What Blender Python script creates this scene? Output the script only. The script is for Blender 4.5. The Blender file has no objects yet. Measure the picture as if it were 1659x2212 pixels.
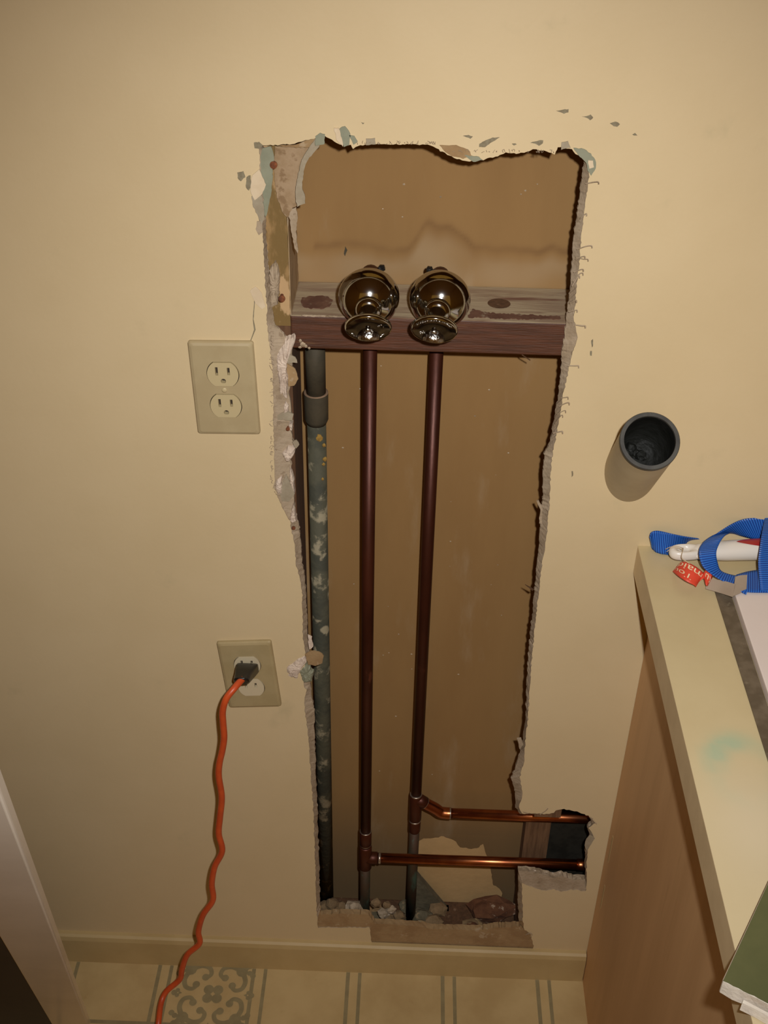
import bpy, bmesh, math, random
from mathutils import Vector, Matrix, noise
from mathutils.geometry import tessellate_polygon
random.seed(7)
sc = bpy.context.scene
C = sc.collection

# ------------------------------------------------------------------ camera
FW, FH, FPX = 1659.0, 2212.0, 2515.41
CAM = Vector((0.0, -1.108, 1.6779))
YAW, PITCH, ROLL = -0.0229, 0.6146, 0.0188
_f = Vector((math.sin(YAW)*math.cos(PITCH), math.cos(YAW)*math.cos(PITCH), -math.sin(PITCH)))
_r0 = Vector((math.cos(YAW), -math.sin(YAW), 0)); _u0 = _r0.cross(_f)
_r = _r0*math.cos(ROLL) + _u0*math.sin(ROLL); _u = -_r0*math.sin(ROLL) + _u0*math.cos(ROLL)
cd = bpy.data.cameras.new('camera'); cam = bpy.data.objects.new('camera', cd); C.objects.link(cam)
cd.sensor_fit = 'VERTICAL'; cd.sensor_height = 36.0; cd.lens = FPX*36.0/FH; cd.clip_start = 0.02
m = Matrix((_r, _u, -_f)).transposed().to_4x4(); m.translation = CAM; cam.matrix_world = m
sc.camera = cam

# ------------------------------------------------------------------ light
FLASH_POWER = 60.0
w = bpy.data.worlds.new('world'); sc.world = w; w.use_nodes = True
w.node_tree.nodes['Background'].inputs[0].default_value = (1, .50, .09, 1)
w.node_tree.nodes['Background'].inputs[1].default_value = 0.20
ld = bpy.data.lights.new('camera_flash', 'SPOT'); ld.shadow_soft_size = .013
ld.energy = FLASH_POWER; ld.color = (1.0, 1.0, 1.0); ld.spot_size = math.radians(2*40); ld.spot_blend = 1.0
fl = bpy.data.objects.new('camera_flash', ld); C.objects.link(fl)
fl.location = CAM + _r*.062 + _u*.050 - _f*.005
FLASH_AIM = CAM + _f*1.5 + _r*.055 - _u*.030
fl.rotation_euler = (fl.location - FLASH_AIM).to_track_quat('Z', 'Y').to_euler()
sc.view_settings.view_transform = 'Standard'; sc.view_settings.look = 'None'
sc.view_settings.exposure = 0.0; sc.view_settings.gamma = 1.0; sc.view_settings.use_curve_mapping = False

# measured image point -> real position on a known plane (wall depth Y or height Z)
def _ray(px, py): return _f + _r*((px-FW/2)/FPX) + _u*((FH/2-py)/FPX)
def P(px, py, Y=0.0): d = _ray(px, py); return CAM + d*((Y-CAM.y)/d.y)
def PZ(px, py, Z): d = _ray(px, py); return CAM + d*((Z-CAM.z)/d.z)

# ------------------------------------------------------------------ materials
def srgb(*c):
    return tuple(((v/255)/12.92 if v/255 <= .04045 else ((v/255+.055)/1.055)**2.4) for v in c) + (1,)
MATS = {}
def mat(name, c1, c2=None, rough=.6, metal=0.0, scale=8.0, detail=6.0, lo=.35, hi=.65, c3=None, s3=30.0, lo3=.6, hi3=.66,
        bump=0.0, bscale=60.0, stretch=(1,1,1), coat=0.0, attr=None, spec=.5, ior=None):
    m = bpy.data.materials.new(name); m.use_nodes = True; nt = m.node_tree; N = nt.nodes; L = nt.links
    b = N['Principled BSDF']; b.inputs['Roughness'].default_value = rough; b.inputs['Metallic'].default_value = metal
    b.inputs['Specular IOR Level'].default_value = spec
    if coat: b.inputs['Coat Weight'].default_value = coat
    tc = N.new('ShaderNodeTexCoord'); mp = N.new('ShaderNodeMapping'); mp.inputs['Scale'].default_value = stretch
    L.new(tc.outputs['Object'], mp.inputs['Vector'])
    def ramp(sc_, lo_, hi_, seed=0.0):
        n = N.new('ShaderNodeTexNoise'); n.inputs['Scale'].default_value = sc_; n.inputs['Detail'].default_value = detail
        n.inputs['Roughness'].default_value = .6
        if seed:
            ad = N.new('ShaderNodeVectorMath'); ad.operation = 'ADD'; ad.inputs[1].default_value = (seed, seed*.7, seed*1.3)
            L.new(mp.outputs[0], ad.inputs[0]); L.new(ad.outputs[0], n.inputs['Vector'])
        else: L.new(mp.outputs[0], n.inputs['Vector'])
        r = N.new('ShaderNodeMapRange'); r.interpolation_type = 'SMOOTHSTEP'
        r.inputs['From Min'].default_value = lo_; r.inputs['From Max'].default_value = hi_
        L.new(n.outputs['Fac'], r.inputs['Value']); return r.outputs[0]
    def mix(fac, a, bb):
        x = N.new('ShaderNodeMix'); x.data_type = 'RGBA'
        if hasattr(fac, 'is_linked') or not isinstance(fac, float): L.new(fac, x.inputs['Factor'])
        for sck, v in ((x.inputs[6], a), (x.inputs[7], bb)):
            if isinstance(v, tuple): sck.default_value = v
            else: L.new(v, sck)
        return x.outputs[2]
    col = c1
    if c2 is not None: col = mix(ramp(scale, lo, hi), col, c2)
    if c3 is not None: col = mix(ramp(s3, lo3, hi3, 4.7), col, c3)
    if attr is not None:
        for an, ac in attr:
            at = N.new('ShaderNodeAttribute'); at.attribute_name = an; col = mix(at.outputs['Fac'], col, ac)
    if isinstance(col, tuple): b.inputs['Base Color'].default_value = col
    else: L.new(col, b.inputs['Base Color'])
    if bump:
        n = N.new('ShaderNodeTexNoise'); n.inputs['Scale'].default_value = bscale; n.inputs['Detail'].default_value = 5
        L.new(mp.outputs[0], n.inputs['Vector'])
        bp = N.new('ShaderNodeBump'); bp.inputs['Strength'].default_value = bump; bp.inputs['Distance'].default_value = .002
        L.new(n.outputs['Fac'], bp.inputs['Height']); L.new(bp.outputs[0], b.inputs['Normal'])
    MATS[name] = m
    return m
def lin(r, g, b): return (r, g, b, 1)

WALLC = lin(.640, .495, .285)
M_wall = mat('cream_wall_paint', WALLC, lin(.605, .462, .258), rough=.55, scale=5, lo=.3, hi=.75, bump=.06, bscale=180, spec=.35,
             c3=lin(.56, .44, .25), s3=14, lo3=.62, hi3=.8)
M_room = mat('room_wall_paint', lin(.48, .33, .16), rough=.7)
M_dark_room = mat('shaded_room_cabinetry', lin(.20, .12, .06), lin(.12, .075, .04), rough=.5, scale=3)
M_gyp = mat('broken_gypsum', lin(0.446, 0.339, 0.225), lin(0.266, 0.191, 0.115), rough=.9, scale=70, lo=.4, hi=.62, c3=lin(0.627, 0.512, 0.383), s3=160, bump=.8, bscale=260)
M_torn = mat('torn_paper_face', lin(0.331, 0.243, 0.152), lin(0.396, 0.302, 0.201), rough=.9, scale=45, lo=.4, hi=.6, c3=lin(0.276, 0.198, 0.123), s3=90, bump=.4, bscale=300)
M_tornbrown = mat('torn_brown_paper', lin(0.344, 0.220, 0.101), lin(0.284, 0.170, 0.073), rough=.9, scale=22, lo=.4, hi=.6, c3=lin(0.396, 0.282, 0.161), s3=60, bump=.3, bscale=200)
M_white = mat('white_gypsum', lin(0.680, 0.549, 0.428), lin(0.540, 0.421, 0.322), rough=.95, scale=90, bump=.9, bscale=220)
M_teal = mat('old_teal_paint', lin(0.257, 0.257, 0.172), lin(0.221, 0.221, 0.144), rough=.6, scale=60)
M_greypaper = mat('grey_drywall_paper', lin(0.360, 0.298, 0.204), lin(0.300, 0.240, 0.157), rough=.9, scale=60, bump=.2, bscale=200)
M_cream2 = mat('lifted_cream_paint', lin(.66, .52, .34), lin(.60, .46, .29), rough=.7, scale=60)
M_nick = mat('paint_nick', lin(0.250, 0.209, 0.128), lin(0.190, 0.150, 0.085), rough=.8, scale=200)
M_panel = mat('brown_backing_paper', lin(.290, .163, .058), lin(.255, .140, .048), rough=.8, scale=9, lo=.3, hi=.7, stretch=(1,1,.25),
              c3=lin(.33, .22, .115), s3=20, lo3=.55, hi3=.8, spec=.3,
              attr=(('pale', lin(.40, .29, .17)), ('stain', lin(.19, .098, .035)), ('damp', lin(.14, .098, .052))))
M_stud = mat('old_stud_wood', lin(.115, .052, .021), lin(.075, .034, .013), rough=.75, scale=30, stretch=(6,6,.5), c3=lin(.21, .125, .07), s3=18, lo3=.6, hi3=.72, bump=.3, bscale=120)
M_studface = mat('stained_stud_face', lin(0.310, 0.184, 0.068), lin(0.178, 0.105, 0.028), rough=.8, scale=20, stretch=(1.4,1,.55), lo=.44, hi=.54, c3=lin(0.460, 0.294, 0.140), s3=24, lo3=.55, hi3=.60, bump=.2, bscale=120)
M_sideres = mat('residue_lit_side', lin(.44, .30, .155), lin(.33, .215, .095), rough=.8, scale=24, stretch=(1,1,.5), lo=.42, hi=.58, c3=lin(.50, .37, .23), s3=40, lo3=.56, hi3=.62, bump=.2, bscale=120)
M_notch = mat('brown_notch_wood', lin(.20, .105, .048), lin(.12, .058, .025), rough=.8, scale=30, stretch=(5,5,.5), bump=.3, bscale=120)
M_block = mat('red_brown_block_wood', lin(0.098, 0.030, 0.010), lin(0.060, 0.020, 0.007), rough=.6, scale=40, stretch=(.35,6,6), c3=lin(0.190, 0.099, 0.040), s3=22, lo3=.64, hi3=.76, bump=.35, bscale=150)
M_blocktop = mat('dusty_block_top', lin(0.405, 0.312, 0.189), lin(0.290, 0.196, 0.119), rough=.9, scale=22, stretch=(.35,3,3), lo=.4, hi=.62, c3=lin(0.176, 0.080, 0.045), s3=9, lo3=.60, hi3=.68, bump=.3, bscale=150)
M_copper = mat('bright_copper', lin(.50, .175, .065), lin(.34, .105, .045), rough=.30, metal=1.0, scale=25, stretch=(1,1,1), c3=lin(.30, .13, .07), s3=40, lo3=.62, hi3=.72)
M_copperold = mat('tarnished_copper', lin(0.083, 0.020, 0.008), lin(0.050, 0.012, 0.005), rough=.45, metal=.55, scale=14, stretch=(1,1,.35), c3=lin(0.171, 0.052, 0.025), s3=34, lo3=.62, hi3=.70, bump=.15, bscale=120)
M_copperlow = mat('greened_copper', lin(.070, .036, .018), lin(.042, .045, .026), rough=.6, metal=.3, scale=30, stretch=(1,1,.4), c3=lin(.07, .12, .085), s3=25, lo3=.6, hi3=.7)
M_solder = mat('silver_solder', lin(.55, .48, .40), lin(.4, .32, .25), rough=.35, metal=.9, scale=90)
M_galv = mat('galvanised_grey_green', lin(0.084, 0.078, 0.049), lin(0.054, 0.053, 0.036), rough=.75, spec=.25, scale=22, lo=.42, hi=.6, c3=lin(0.292, 0.247, 0.157), s3=38, lo3=.545, hi3=.65, bump=.5, bscale=130)
M_galvplain = mat('galvanised_plain', lin(0.070, 0.055, 0.033), lin(0.048, 0.040, 0.025), rough=.7, spec=.25, scale=30, bump=.2, bscale=130)
M_rust = mat('dusty_coupling_rim', lin(.27, .165, .095), lin(.20, .12, .07), rough=.9, scale=80)
M_chrome = mat('polished_chrome', lin(.52, .52, .50), rough=.09, metal=1.0, bump=.02, bscale=60)
M_chromedull = mat('pitted_chrome', lin(.58, .54, .49), lin(.30, .26, .22), rough=.16, metal=1.0, scale=180, lo=.5, hi=.7, bump=.5, bscale=420)
M_chromedark = mat('dark_chrome_face', lin(.20, .185, .16), lin(.14, .125, .11), rough=.10, metal=1.0, scale=40)
M_plate = mat('beige_cover_plate', lin(.440, .345, .190), lin(.41, .315, .17), rough=.42, scale=30)
M_plate2 = mat('aged_cover_plate', lin(.395, .300, .150), lin(.36, .27, .13), rough=.5, scale=30, c3=lin(.34, .22, .13), s3=40, lo3=.66, hi3=.74)
M_ivory = mat('ivory_receptacle', lin(.52, .415, .225), rough=.4)
M_ivory2 = mat('pale_receptacle', lin(.58, .48, .31), rough=.45)
M_slot = mat('dark_slot', lin(.03, .017, .010), rough=.8)
M_black = mat('black_rubber', lin(.009, .008, .007), lin(.014, .012, .010), rough=.3, scale=60)
M_cord = mat('orange_cord', lin(.62, .088, .018), lin(.53, .07, .016), rough=.40, scale=40)
M_abs = mat('dark_pipe_plastic', lin(.060, .055, .043), lin(.035, .031, .025), rough=.5, scale=60, c3=lin(.14, .125, .095), s3=90, lo3=.62, hi3=.7)
M_absin = mat('pipe_inside_black', lin(.006, .006, .004), lin(.010, .010, .008), spec=.25, rough=.6, scale=60, bump=.9, bscale=120)
M_piperpaint = mat('painted_pipe', lin(.52, .42, .255), lin(.48, .38, .225), rough=.5, scale=30)
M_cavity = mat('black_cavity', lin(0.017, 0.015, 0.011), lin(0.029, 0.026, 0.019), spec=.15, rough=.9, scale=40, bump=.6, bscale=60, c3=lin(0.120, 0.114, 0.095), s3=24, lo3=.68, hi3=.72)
M_base = mat('painted_baseboard', lin(0.514, 0.375, 0.172), lin(0.462, 0.330, 0.145), rough=.5, scale=10, c3=lin(0.357, 0.235, 0.106), s3=16, lo3=.64, hi3=.76)
M_floor = mat('cream_vinyl_floor', lin(0.572, 0.415, 0.192), lin(0.473, 0.325, 0.140), rough=.42, scale=9, lo=.35, hi=.7, c3=lin(0.363, 0.225, 0.080), s3=20, lo3=.66, hi3=.8)
M_print = mat('grey_floor_print', lin(0.304, 0.245, 0.123), lin(0.257, 0.205, 0.102), rough=.42, scale=50)
M_counter = mat('cream_laminate', lin(0.588, 0.468, 0.259), lin(0.546, 0.429, 0.230), rough=.4, scale=6, attr=(('green', lin(0.231, 0.440, 0.299)), ('pale', lin(0.651, 0.539, 0.356))))
M_lip = mat('beige_laminate_edge', lin(0.750, 0.581, 0.338), lin(0.688, 0.525, 0.300), rough=.45, scale=30)
M_under = mat('brown_substrate_lip_shade', lin(.11, .042, .016), lin(.075, .028, .012), rough=.8, scale=40)
M_cab = mat('brown_veneer', lin(0.706, 0.433, 0.207), lin(0.616, 0.365, 0.167), rough=.55, scale=7, stretch=(1,2.5,.25), lo=.3, hi=.7, c3=lin(0.560, 0.319, 0.144), s3=18, lo3=.6, hi3=.8)
M_tar = mat('dark_block_stain', lin(.16, .075, .042), lin(.11, .045, .025), rough=.8, scale=60, c3=lin(.26, .19, .12), s3=70, lo3=.56, hi3=.64, bump=.3, bscale=150)
M_strip = mat('dull_metal_strip', lin(.170, .130, .085), lin(.115, .085, .052), rough=.5, metal=.2, scale=50, c3=lin(.25, .20, .13), s3=60, lo3=.6, hi3=.7)
M_whitepanel = mat('white_panel', lin(0.770, 0.671, 0.594), lin(0.726, 0.616, 0.551), rough=.3, scale=5)
M_handle = mat('white_plastic_handle', lin(.74, .67, .58), rough=.28)
M_red = mat('red_inlay', lin(.36, .024, .022), rough=.35)
M_tag = mat('red_tag', lin(.74, .070, .032), lin(.68, .06, .028), rough=.5, scale=60)
M_tagtext = mat('tag_lettering', lin(.80, .68, .42), rough=.6)
M_twine = mat('tan_twine', lin(.55, .42, .27), rough=.8)
M_card = mat('grey_brown_card', lin(.36, .275, .195), lin(.33, .25, .175), rough=.8, scale=30)
M_green = mat('green_drywall_face', lin(0.108, 0.106, 0.033), lin(0.086, 0.087, 0.026), rough=.8, scale=14, c3=lin(0.240, 0.230, 0.127), s3=55, lo3=.69, hi3=.74)
M_gypedge = mat('white_gypsum_edge', lin(.74, .67, .55), lin(.66, .58, .48), rough=.9, scale=40, bump=.6, bscale=150)
M_leanwhite = mat('glossy_white_trim', lin(0.858, 0.770, 0.651), lin(0.792, 0.704, 0.588), rough=.22, scale=8, bump=.05, bscale=14)
M_leandark = mat('dark_brown_panel', lin(.055, .043, .027), lin(.045, .034, .020), rough=.6, scale=10)
M_exposed = mat('exposed_plaster', lin(0.574, 0.363, 0.157), lin(0.504, 0.316, 0.133), rough=.9, scale=14, bump=.3, bscale=80)
M_brick = mat('red_brown_rubble', lin(0.153, 0.060, 0.024), lin(0.108, 0.039, 0.015), rough=.95, scale=70, c3=lin(0.405, 0.281, 0.188), s3=80, lo3=.6, hi3=.66, bump=.8, bscale=120)
M_rubble = mat('dull_plaster_rubble', lin(0.252, 0.162, 0.080), lin(0.175, 0.110, 0.050), rough=.95, scale=60, bump=.6, bscale=150)
M_mortar = mat('grey_mortar', lin(0.145, 0.119, 0.069), lin(0.102, 0.083, 0.047), rough=.95, scale=60, c3=lin(0.255, 0.180, 0.099), s3=70, lo3=.62, hi3=.68, bump=.6, bscale=120)
M_rusty = mat('rusty_iron', lin(.26, .078, .022), lin(.12, .035, .012), rough=.9, scale=200, bump=.6, bscale=300)
# ribbed blue webbing: stripes across the strap driven by a real "rib" coordinate on the mesh
def webbing():
    m = bpy.data.materials.new('blue_ribbed_webbing'); m.use_nodes = True; nt = m.node_tree; N = nt.nodes; L = nt.links
    b = N['Principled BSDF']; b.inputs['Roughness'].default_value = .38
    at = N.new('ShaderNodeAttribute'); at.attribute_name = 'rib'
    mu = N.new('ShaderNodeMath'); mu.operation = 'MULTIPLY'; mu.inputs[1].default_value = 2*math.pi/.0026
    L.new(at.outputs['Fac'], mu.inputs[0])
    sn = N.new('ShaderNodeMath'); sn.operation = 'SINE'; L.new(mu.outputs[0], sn.inputs[0])
    mr = N.new('ShaderNodeMapRange'); mr.inputs['From Min'].default_value = -.2; mr.inputs['From Max'].default_value = 1
    L.new(sn.outputs[0], mr.inputs['Value'])
    x = N.new('ShaderNodeMix'); x.data_type = 'RGBA'; L.new(mr.outputs[0], x.inputs['Factor'])
    x.inputs[6].default_value = lin(.006, .055, .29); x.inputs[7].default_value = lin(.035, .19, .62)
    L.new(x.outputs[2], b.inputs['Base Color'])
    bp = N.new('ShaderNodeBump'); bp.inputs['Strength'].default_value = .6; bp.inputs['Distance'].default_value = .0006
    L.new(sn.outputs[0], bp.inputs['Height']); L.new(bp.outputs[0], b.inputs['Normal'])
    return m
M_web = webbing()

# ------------------------------------------------------------------ builders
def obj(name, me, material=None, parent=None, smooth=False):
    o = bpy.data.objects.new(name, me); C.objects.link(o)
    mats = material if isinstance(material, (list, tuple)) else [material]
    if not me.materials:
        for mm in mats:
            if mm: me.materials.append(mm)
    if smooth:
        for p in me.polygons: p.use_smooth = True
    if parent:
        o.parent = parent
        o.matrix_parent_inverse = Matrix.LocRotScale(parent.location, parent.rotation_euler, parent.scale).inverted()
    return o
def frombm(bm, name='mesh'):
    me = bpy.data.meshes.new(name); bmesh.ops.recalc_face_normals(bm, faces=bm.faces[:]); bm.to_mesh(me); bm.free(); return me
def pymesh(v, f):
    me = bpy.data.meshes.new('mesh'); me.from_pydata([tuple(a) for a in v], [], f); me.update(); return me
def tag(o, label, cat, group=None):
    o['label'] = label; o['category'] = cat
    if group: o['group'] = group
    return o
def thing(name, label, cat, loc=(0,0,0), group=None):
    o = bpy.data.objects.new(name, None); C.objects.link(o); o.location = loc; o.empty_display_size = .02
    return tag(o, label, cat, group)
def struct(o): o['kind'] = 'structure'; return o

def boxmesh(x0, x1, y0, y1, z0, z1, bev=0.0, seg=2):
    bm = bmesh.new(); bmesh.ops.create_cube(bm, size=1)
    for v in bm.verts: v.co = Vector(((x0+x1)/2+v.co.x*(x1-x0), (y0+y1)/2+v.co.y*(y1-y0), (z0+z1)/2+v.co.z*(z1-z0)))
    if bev: bmesh.ops.bevel(bm, geom=bm.edges[:], offset=bev, segments=seg, affect='EDGES', profile=.6)
    return frombm(bm)
def frame_of(d):
    d = Vector(d).normalized(); a = Vector((0,0,1)) if abs(d.z) < .9 else Vector((1,0,0))
    u = d.cross(a).normalized(); return d, u, d.cross(u).normalized()
def lathe(prof, o, d, seg=40, cap0=True, cap1=True):
    # prof: list of (distance along axis, radius)
    d, u, v = frame_of(d); o = Vector(o); V = []; F = []
    for h, r in prof:
        for k in range(seg):
            a = 2*math.pi*k/seg; V.append(o + d*h + (u*math.cos(a)+v*math.sin(a))*r)
    for i in range(len(prof)-1):
        for k in range(seg):
            F.append((i*seg+k, i*seg+(k+1)%seg, (i+1)*seg+(k+1)%seg, (i+1)*seg+k))
    if cap0: F.append(tuple(range(seg))[::-1])
    if cap1: F.append(tuple(range((len(prof)-1)*seg, len(prof)*seg)))
    me = pymesh(V, F); bm = bmesh.new(); bm.from_mesh(me); bpy.data.meshes.remove(me); return frombm(bm)
def catmull(pts, n=6):
    pts = [Vector(p) for p in pts]; out = []
    for i in range(len(pts)-1):
        p0 = pts[max(i-1,0)]; p1 = pts[i]; p2 = pts[i+1]; p3 = pts[min(i+2,len(pts)-1)]
        for k in range(n):
            t = k/n
            out.append(.5*((2*p1)+(p2-p0)*t+(2*p0-5*p1+4*p2-p3)*t*t+(-p0+3*p1-3*p2+p3)*t**3))
    out.append(pts[-1]); return out
def tube(pts, r, seg=16, cap=True):
    pts = [Vector(p) for p in pts]; V = []; F = []
    t = (pts[1]-pts[0]).normalized(); _, u, _ = frame_of(t)
    n = len(pts)
    for i, p in enumerate(pts):
        t = (pts[min(i+1,n-1)]-pts[max(i-1,0)]).normalized(); u = (u - t*u.dot(t)).normalized(); v = t.cross(u)
        rr = r[i] if isinstance(r, (list, tuple)) else r
        for k in range(seg):
            a = 2*math.pi*k/seg; V.append(p+(u*math.cos(a)+v*math.sin(a))*rr)
    for i in range(n-1):
        for k in range(seg): F.append((i*seg+k, i*seg+(k+1)%seg, (i+1)*seg+(k+1)%seg, (i+1)*seg+k))
    if cap: F += [tuple(range(seg))[::-1], tuple(range((n-1)*seg, n*seg))]
    me = pymesh(V, F); bm = bmesh.new(); bm.from_mesh(me); bpy.data.meshes.remove(me); return frombm(bm)
def prism(outer, holes, fA, fB):
    """solid sheet: 2-D outline with holes; fA/fB map a 2-D point to the front / back 3-D position"""
    loops = [outer]+list(holes); flat = [q for l in loops for q in l]
    tris = tessellate_polygon([[Vector((q[0], q[1], 0)) for q in l] for l in loops])
    n = len(flat); V = [fA(q) for q in flat]+[fB(q) for q in flat]; F = []
    for t in tris: F.append(tuple(t)); F.append(tuple(n+i for i in reversed(t)))
    s = 0
    for l in loops:
        k = len(l)
        for i in range(k): a = s+i; b = s+(i+1) % k; F.append((a, b, n+b, n+a))
        s += k
    me = pymesh(V, F); bm = bmesh.new(); bm.from_mesh(me); bpy.data.meshes.remove(me)
    bmesh.ops.dissolve_degenerate(bm, dist=1e-6, edges=bm.edges[:]); return frombm(bm)
def rough_poly(poly, step=5.0, jit=1.2):
    out = []
    for i in range(len(poly)):
        a = Vector(poly[i]); b = Vector(poly[(i+1) % len(poly)]); n = max(1, int((b-a).length/step))
        for k in range(n):
            q = a.lerp(b, k/n); out.append((q.x+random.uniform(-jit, jit), q.y+random.uniform(-jit, jit)))
    return out
def sheet(name, poly, Y, th, material, parent, jit=1.0, step=5.0):
    """thin torn sheet lying in a plane parallel to the wall; poly = measured outline"""
    pts = [P(x, y, Y) for x, y in rough_poly(poly, step, jit)]
    out = [(p.x, p.z) for p in pts]
    return obj(name, prism(out, [], lambda q: Vector((q[0], Y-th, q[1])), lambda q: Vector((q[0], Y, q[1]))), material, parent)
def chunk(name, poly, Y0, Y1, material, parent, jit=1.2, inset=.72):
    """broken lump: wide at the back (Y1), smaller uneven face at the front (Y0)"""
    pts = [P(x, y, Y1) for x, y in rough_poly(poly, 4.0, jit)]; n = len(pts)
    c = sum(pts, Vector())/n; V = list(pts); F = []
    for lev, (sc_, yy) in enumerate(((.93, Y0*.7+Y1*.3), (inset, Y0), (.35, Y0-.0006))):
        for p in pts:
            q = c.lerp(p, sc_*random.uniform(.95, 1.04)); V.append(Vector((q.x, yy+random.uniform(-.0007, .0007), q.z)))
    for l in range(3):
        for k in range(n): F.append((l*n+k, l*n+(k+1) % n, (l+1)*n+(k+1) % n, (l+1)*n+k))
    F.append(tuple(range(3*n, 4*n))); F.append(tuple(range(n))[::-1])
    me = pymesh(V, F); bm = bmesh.new(); bm.from_mesh(me); bpy.data.meshes.remove(me); bmesh.ops.triangulate(bm, faces=[f for f in bm.faces if len(f.verts) > 4])
    return obj(name, frombm(bm), material, parent)
def rock(r, seed, sx=1, sy=1, sz=1):
    bm = bmesh.new(); bmesh.ops.create_icosphere(bm, subdivisions=2, radius=r)
    for v in bm.verts:
        k = 1+.45*noise.noise(v.co*(1.6/r)+Vector((seed, seed*2, 0))); v.co = Vector((v.co.x*k*sx, v.co.y*k*sy, v.co.z*k*sz))
    return frombm(bm)

# ================================================================== SETTING
RX0, RX1, RY0, ZC = -1.5, 1.5, -2.3, 2.42
TH = .0127
# ---- the photographed wall with its ragged opening: (front edge px, inner torn edge px, inner depth)
OUT = [
 # top, left to right (cut face not seen from above)
 (560,315,560,315,.004),(600,313,600,313,.004),(636,311,636,311,.004),(660,303,660,303,.004),(683,298,683,298,.004),
 (702,293,702,293,.004),(716,302,716,302,.004),(727,309,727,309,.004),(740,313,740,313,.004),(757,313,757,313,.004),(764,322,764,322,.004),
 (774,315,774,315,.004),(800,311,800,311,.004),(840,312,840,312,.004),(880,312,880,312,.004),(929,313,929,313,.004),(961,331,961,331,.004),
 (987,343,987,343,.004),(1015,349,1015,349,.004),(1043,345,1043,345,.004),(1075,337,1075,337,.004),(1092,329,1092,329,.004),(1121,332,1121,332,.004),
 (1157,322,1157,322,.004),(1180,327,1180,327,.004),(1199,333,1199,333,.004),(1205,317,1205,317,.004),(1235,322,1235,322,.004),(1243,332,1243,332,.004),
 # right side, downwards
 (1272,346,1262,347,.009),(1273,376,1258,376,.009),(1264,447,1250,440,.009),(1256,509,1240,506,.009),(1251,574,1235,574,.009),(1245,623,1231,632,.009),
 (1240,688,1223,688,.009),(1248,727,1219,727,.009),(1236,766,1214,757,.009),(1228,800,1212,790,.009),(1217,850,1207,850,.009),(1208,905,1196,915,.009),
 (1200,950,1188,955,.009),(1192,990,1176,980,.009),(1190,1015,1173,1010,.009),(1187,1085,1172,1078,.009),(1182,1146,1169,1129,.009),(1168.5,1237,1160,1220,.009),
 (1157,1339,1149,1339,.009),(1146,1458,1140,1430,.009),(1140,1559,1136,1540,.009),(1135,1600,1130,1600,.009),(1132,1644,1119,1644,.009),(1123,1678,1105,1682,.009),
 (1129,1719,1112,1710,.009),(1121,1742,1114,1744,.009),
 # side opening above the two branch pipes
 (1128,1757,1122,1758,.006),(1175,1758,1175,1758,.004),(1196,1757,1196,1757,.004),(1200,1751,1200,1751,.004),(1219,1748,1219,1748,.004),(1246,1753,1246,1753,.004),
 (1262,1758,1262,1758,.004),(1280,1768,1276,1769,.004),(1285,1777,1280,1778,.004),(1271,1788,1269,1788,.006),(1284,1808,1276,1810,.003),(1270,1835,1265,1835,.006),
 (1267,1862,1264,1862,.008),(1267,1901,1264,1899,.008),(1266,1926,1262,1901,.003),(1240,1922,1240,1900,.003),(1213,1925,1213,1893,.003),(1196,1921,1196,1896,.003),
 (1175,1924,1175,1889,.003),(1145,1914,1145,1883,.003),(1128,1908,1119,1880,.004),
 (1128,1940,1119,1935,.009),(1129,1990,1121,1988,.009),(1133,2008,1124,1999,.006),
 # torn bottom, right to left
 (1146,2018,1122,2001,.003),(1153,2044,1112,2002,.003),(1147,2060,1100,2003,.003),(1090,2060,1075,2004,.003),(1040,2060,1040,2009,.003),(976,2058,976,2009,.003),
 (929,2056,929,2006,.003),(895,2055,895,2001,.003),(850,2053,850,1997,.003),(803,2050,808,1995,.003),(799,2004,797,1977,.003),(760,2003,760,1974,.004),(720,2004,720,1974,.004),
 (687,2003,692,1976,.005),
 # left side, upwards
 (683,1950,691,1945,.008),(681,1860,689,1860,.008),(678,1780,686,1780,.008),(675,1717,684,1717,.008),(671,1672,682,1672,.008),(669,1627,680,1627,.008),(665,1582,679,1582,.008),
 (660,1548,678,1536,.008),(658,1511,674,1511,.008),(662,1491,671,1487,.008),(655,1478,670,1470,.007),(660,1412,667,1412,.007),(655,1385,665,1385,.008),(653,1322,662,1322,.008),
 (653,1276,660,1276,.008),(646,1243,657,1243,.008),(639,1218,652,1215,.008),(636,1174,649,1170,.008),(631,1152,646,1146,.008),(626,1125,643,1127,.008),(614,1103,638,1110,.006),
 (602,1078,635,1078,.006),(592,1050,634,1045,.006),(594,1017,629,1012,.007),(592,975,626,985,.007),(591,945,634,955,.007),(590,910,624,915,.007),(591,880,630,893,.006),
 (590,846,624,850,.007),(588,793,630,800,.007),(582,745,632,745,.007),(579,720,612,722,.009),(576,690,593,700,.010),(577,665,588,668,.010),(573,620,584,622,.010),(571,570,580,573,.010),
 (569,528,577,530,.010),(567,491,574,490,.009),(558,470,572,470,.008),(553,448,575,446,.006),(560,425,578,424,.004),(570,400,584,400,.004),(562,384,586,380,.004),(561,340,588,342,.004)]
def densify(o, step=5.0):
    res = []
    n = len(o)
    for i in range(n):
        a, b = o[i], o[(i+1) % n]; L_ = math.hypot(b[0]-a[0], b[1]-a[1]); k = max(1, int(L_/step))
        for j in range(k):
            t = j/k; q = [a[s]*(1-t)+b[s]*t for s in range(5)]
            jf = 1.3; q[0] += random.uniform(-jf, jf); q[1] += random.uniform(-jf, jf)
            same = abs(a[0]-a[2]) < .1 and abs(a[1]-a[3]) < .1
            if same: q[2], q[3] = q[0], q[1]
            else: q[2] += random.uniform(-1.6, 1.6); q[3] += random.uniform(-1.2, 1.2)
            res.append(q)
    return res
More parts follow.
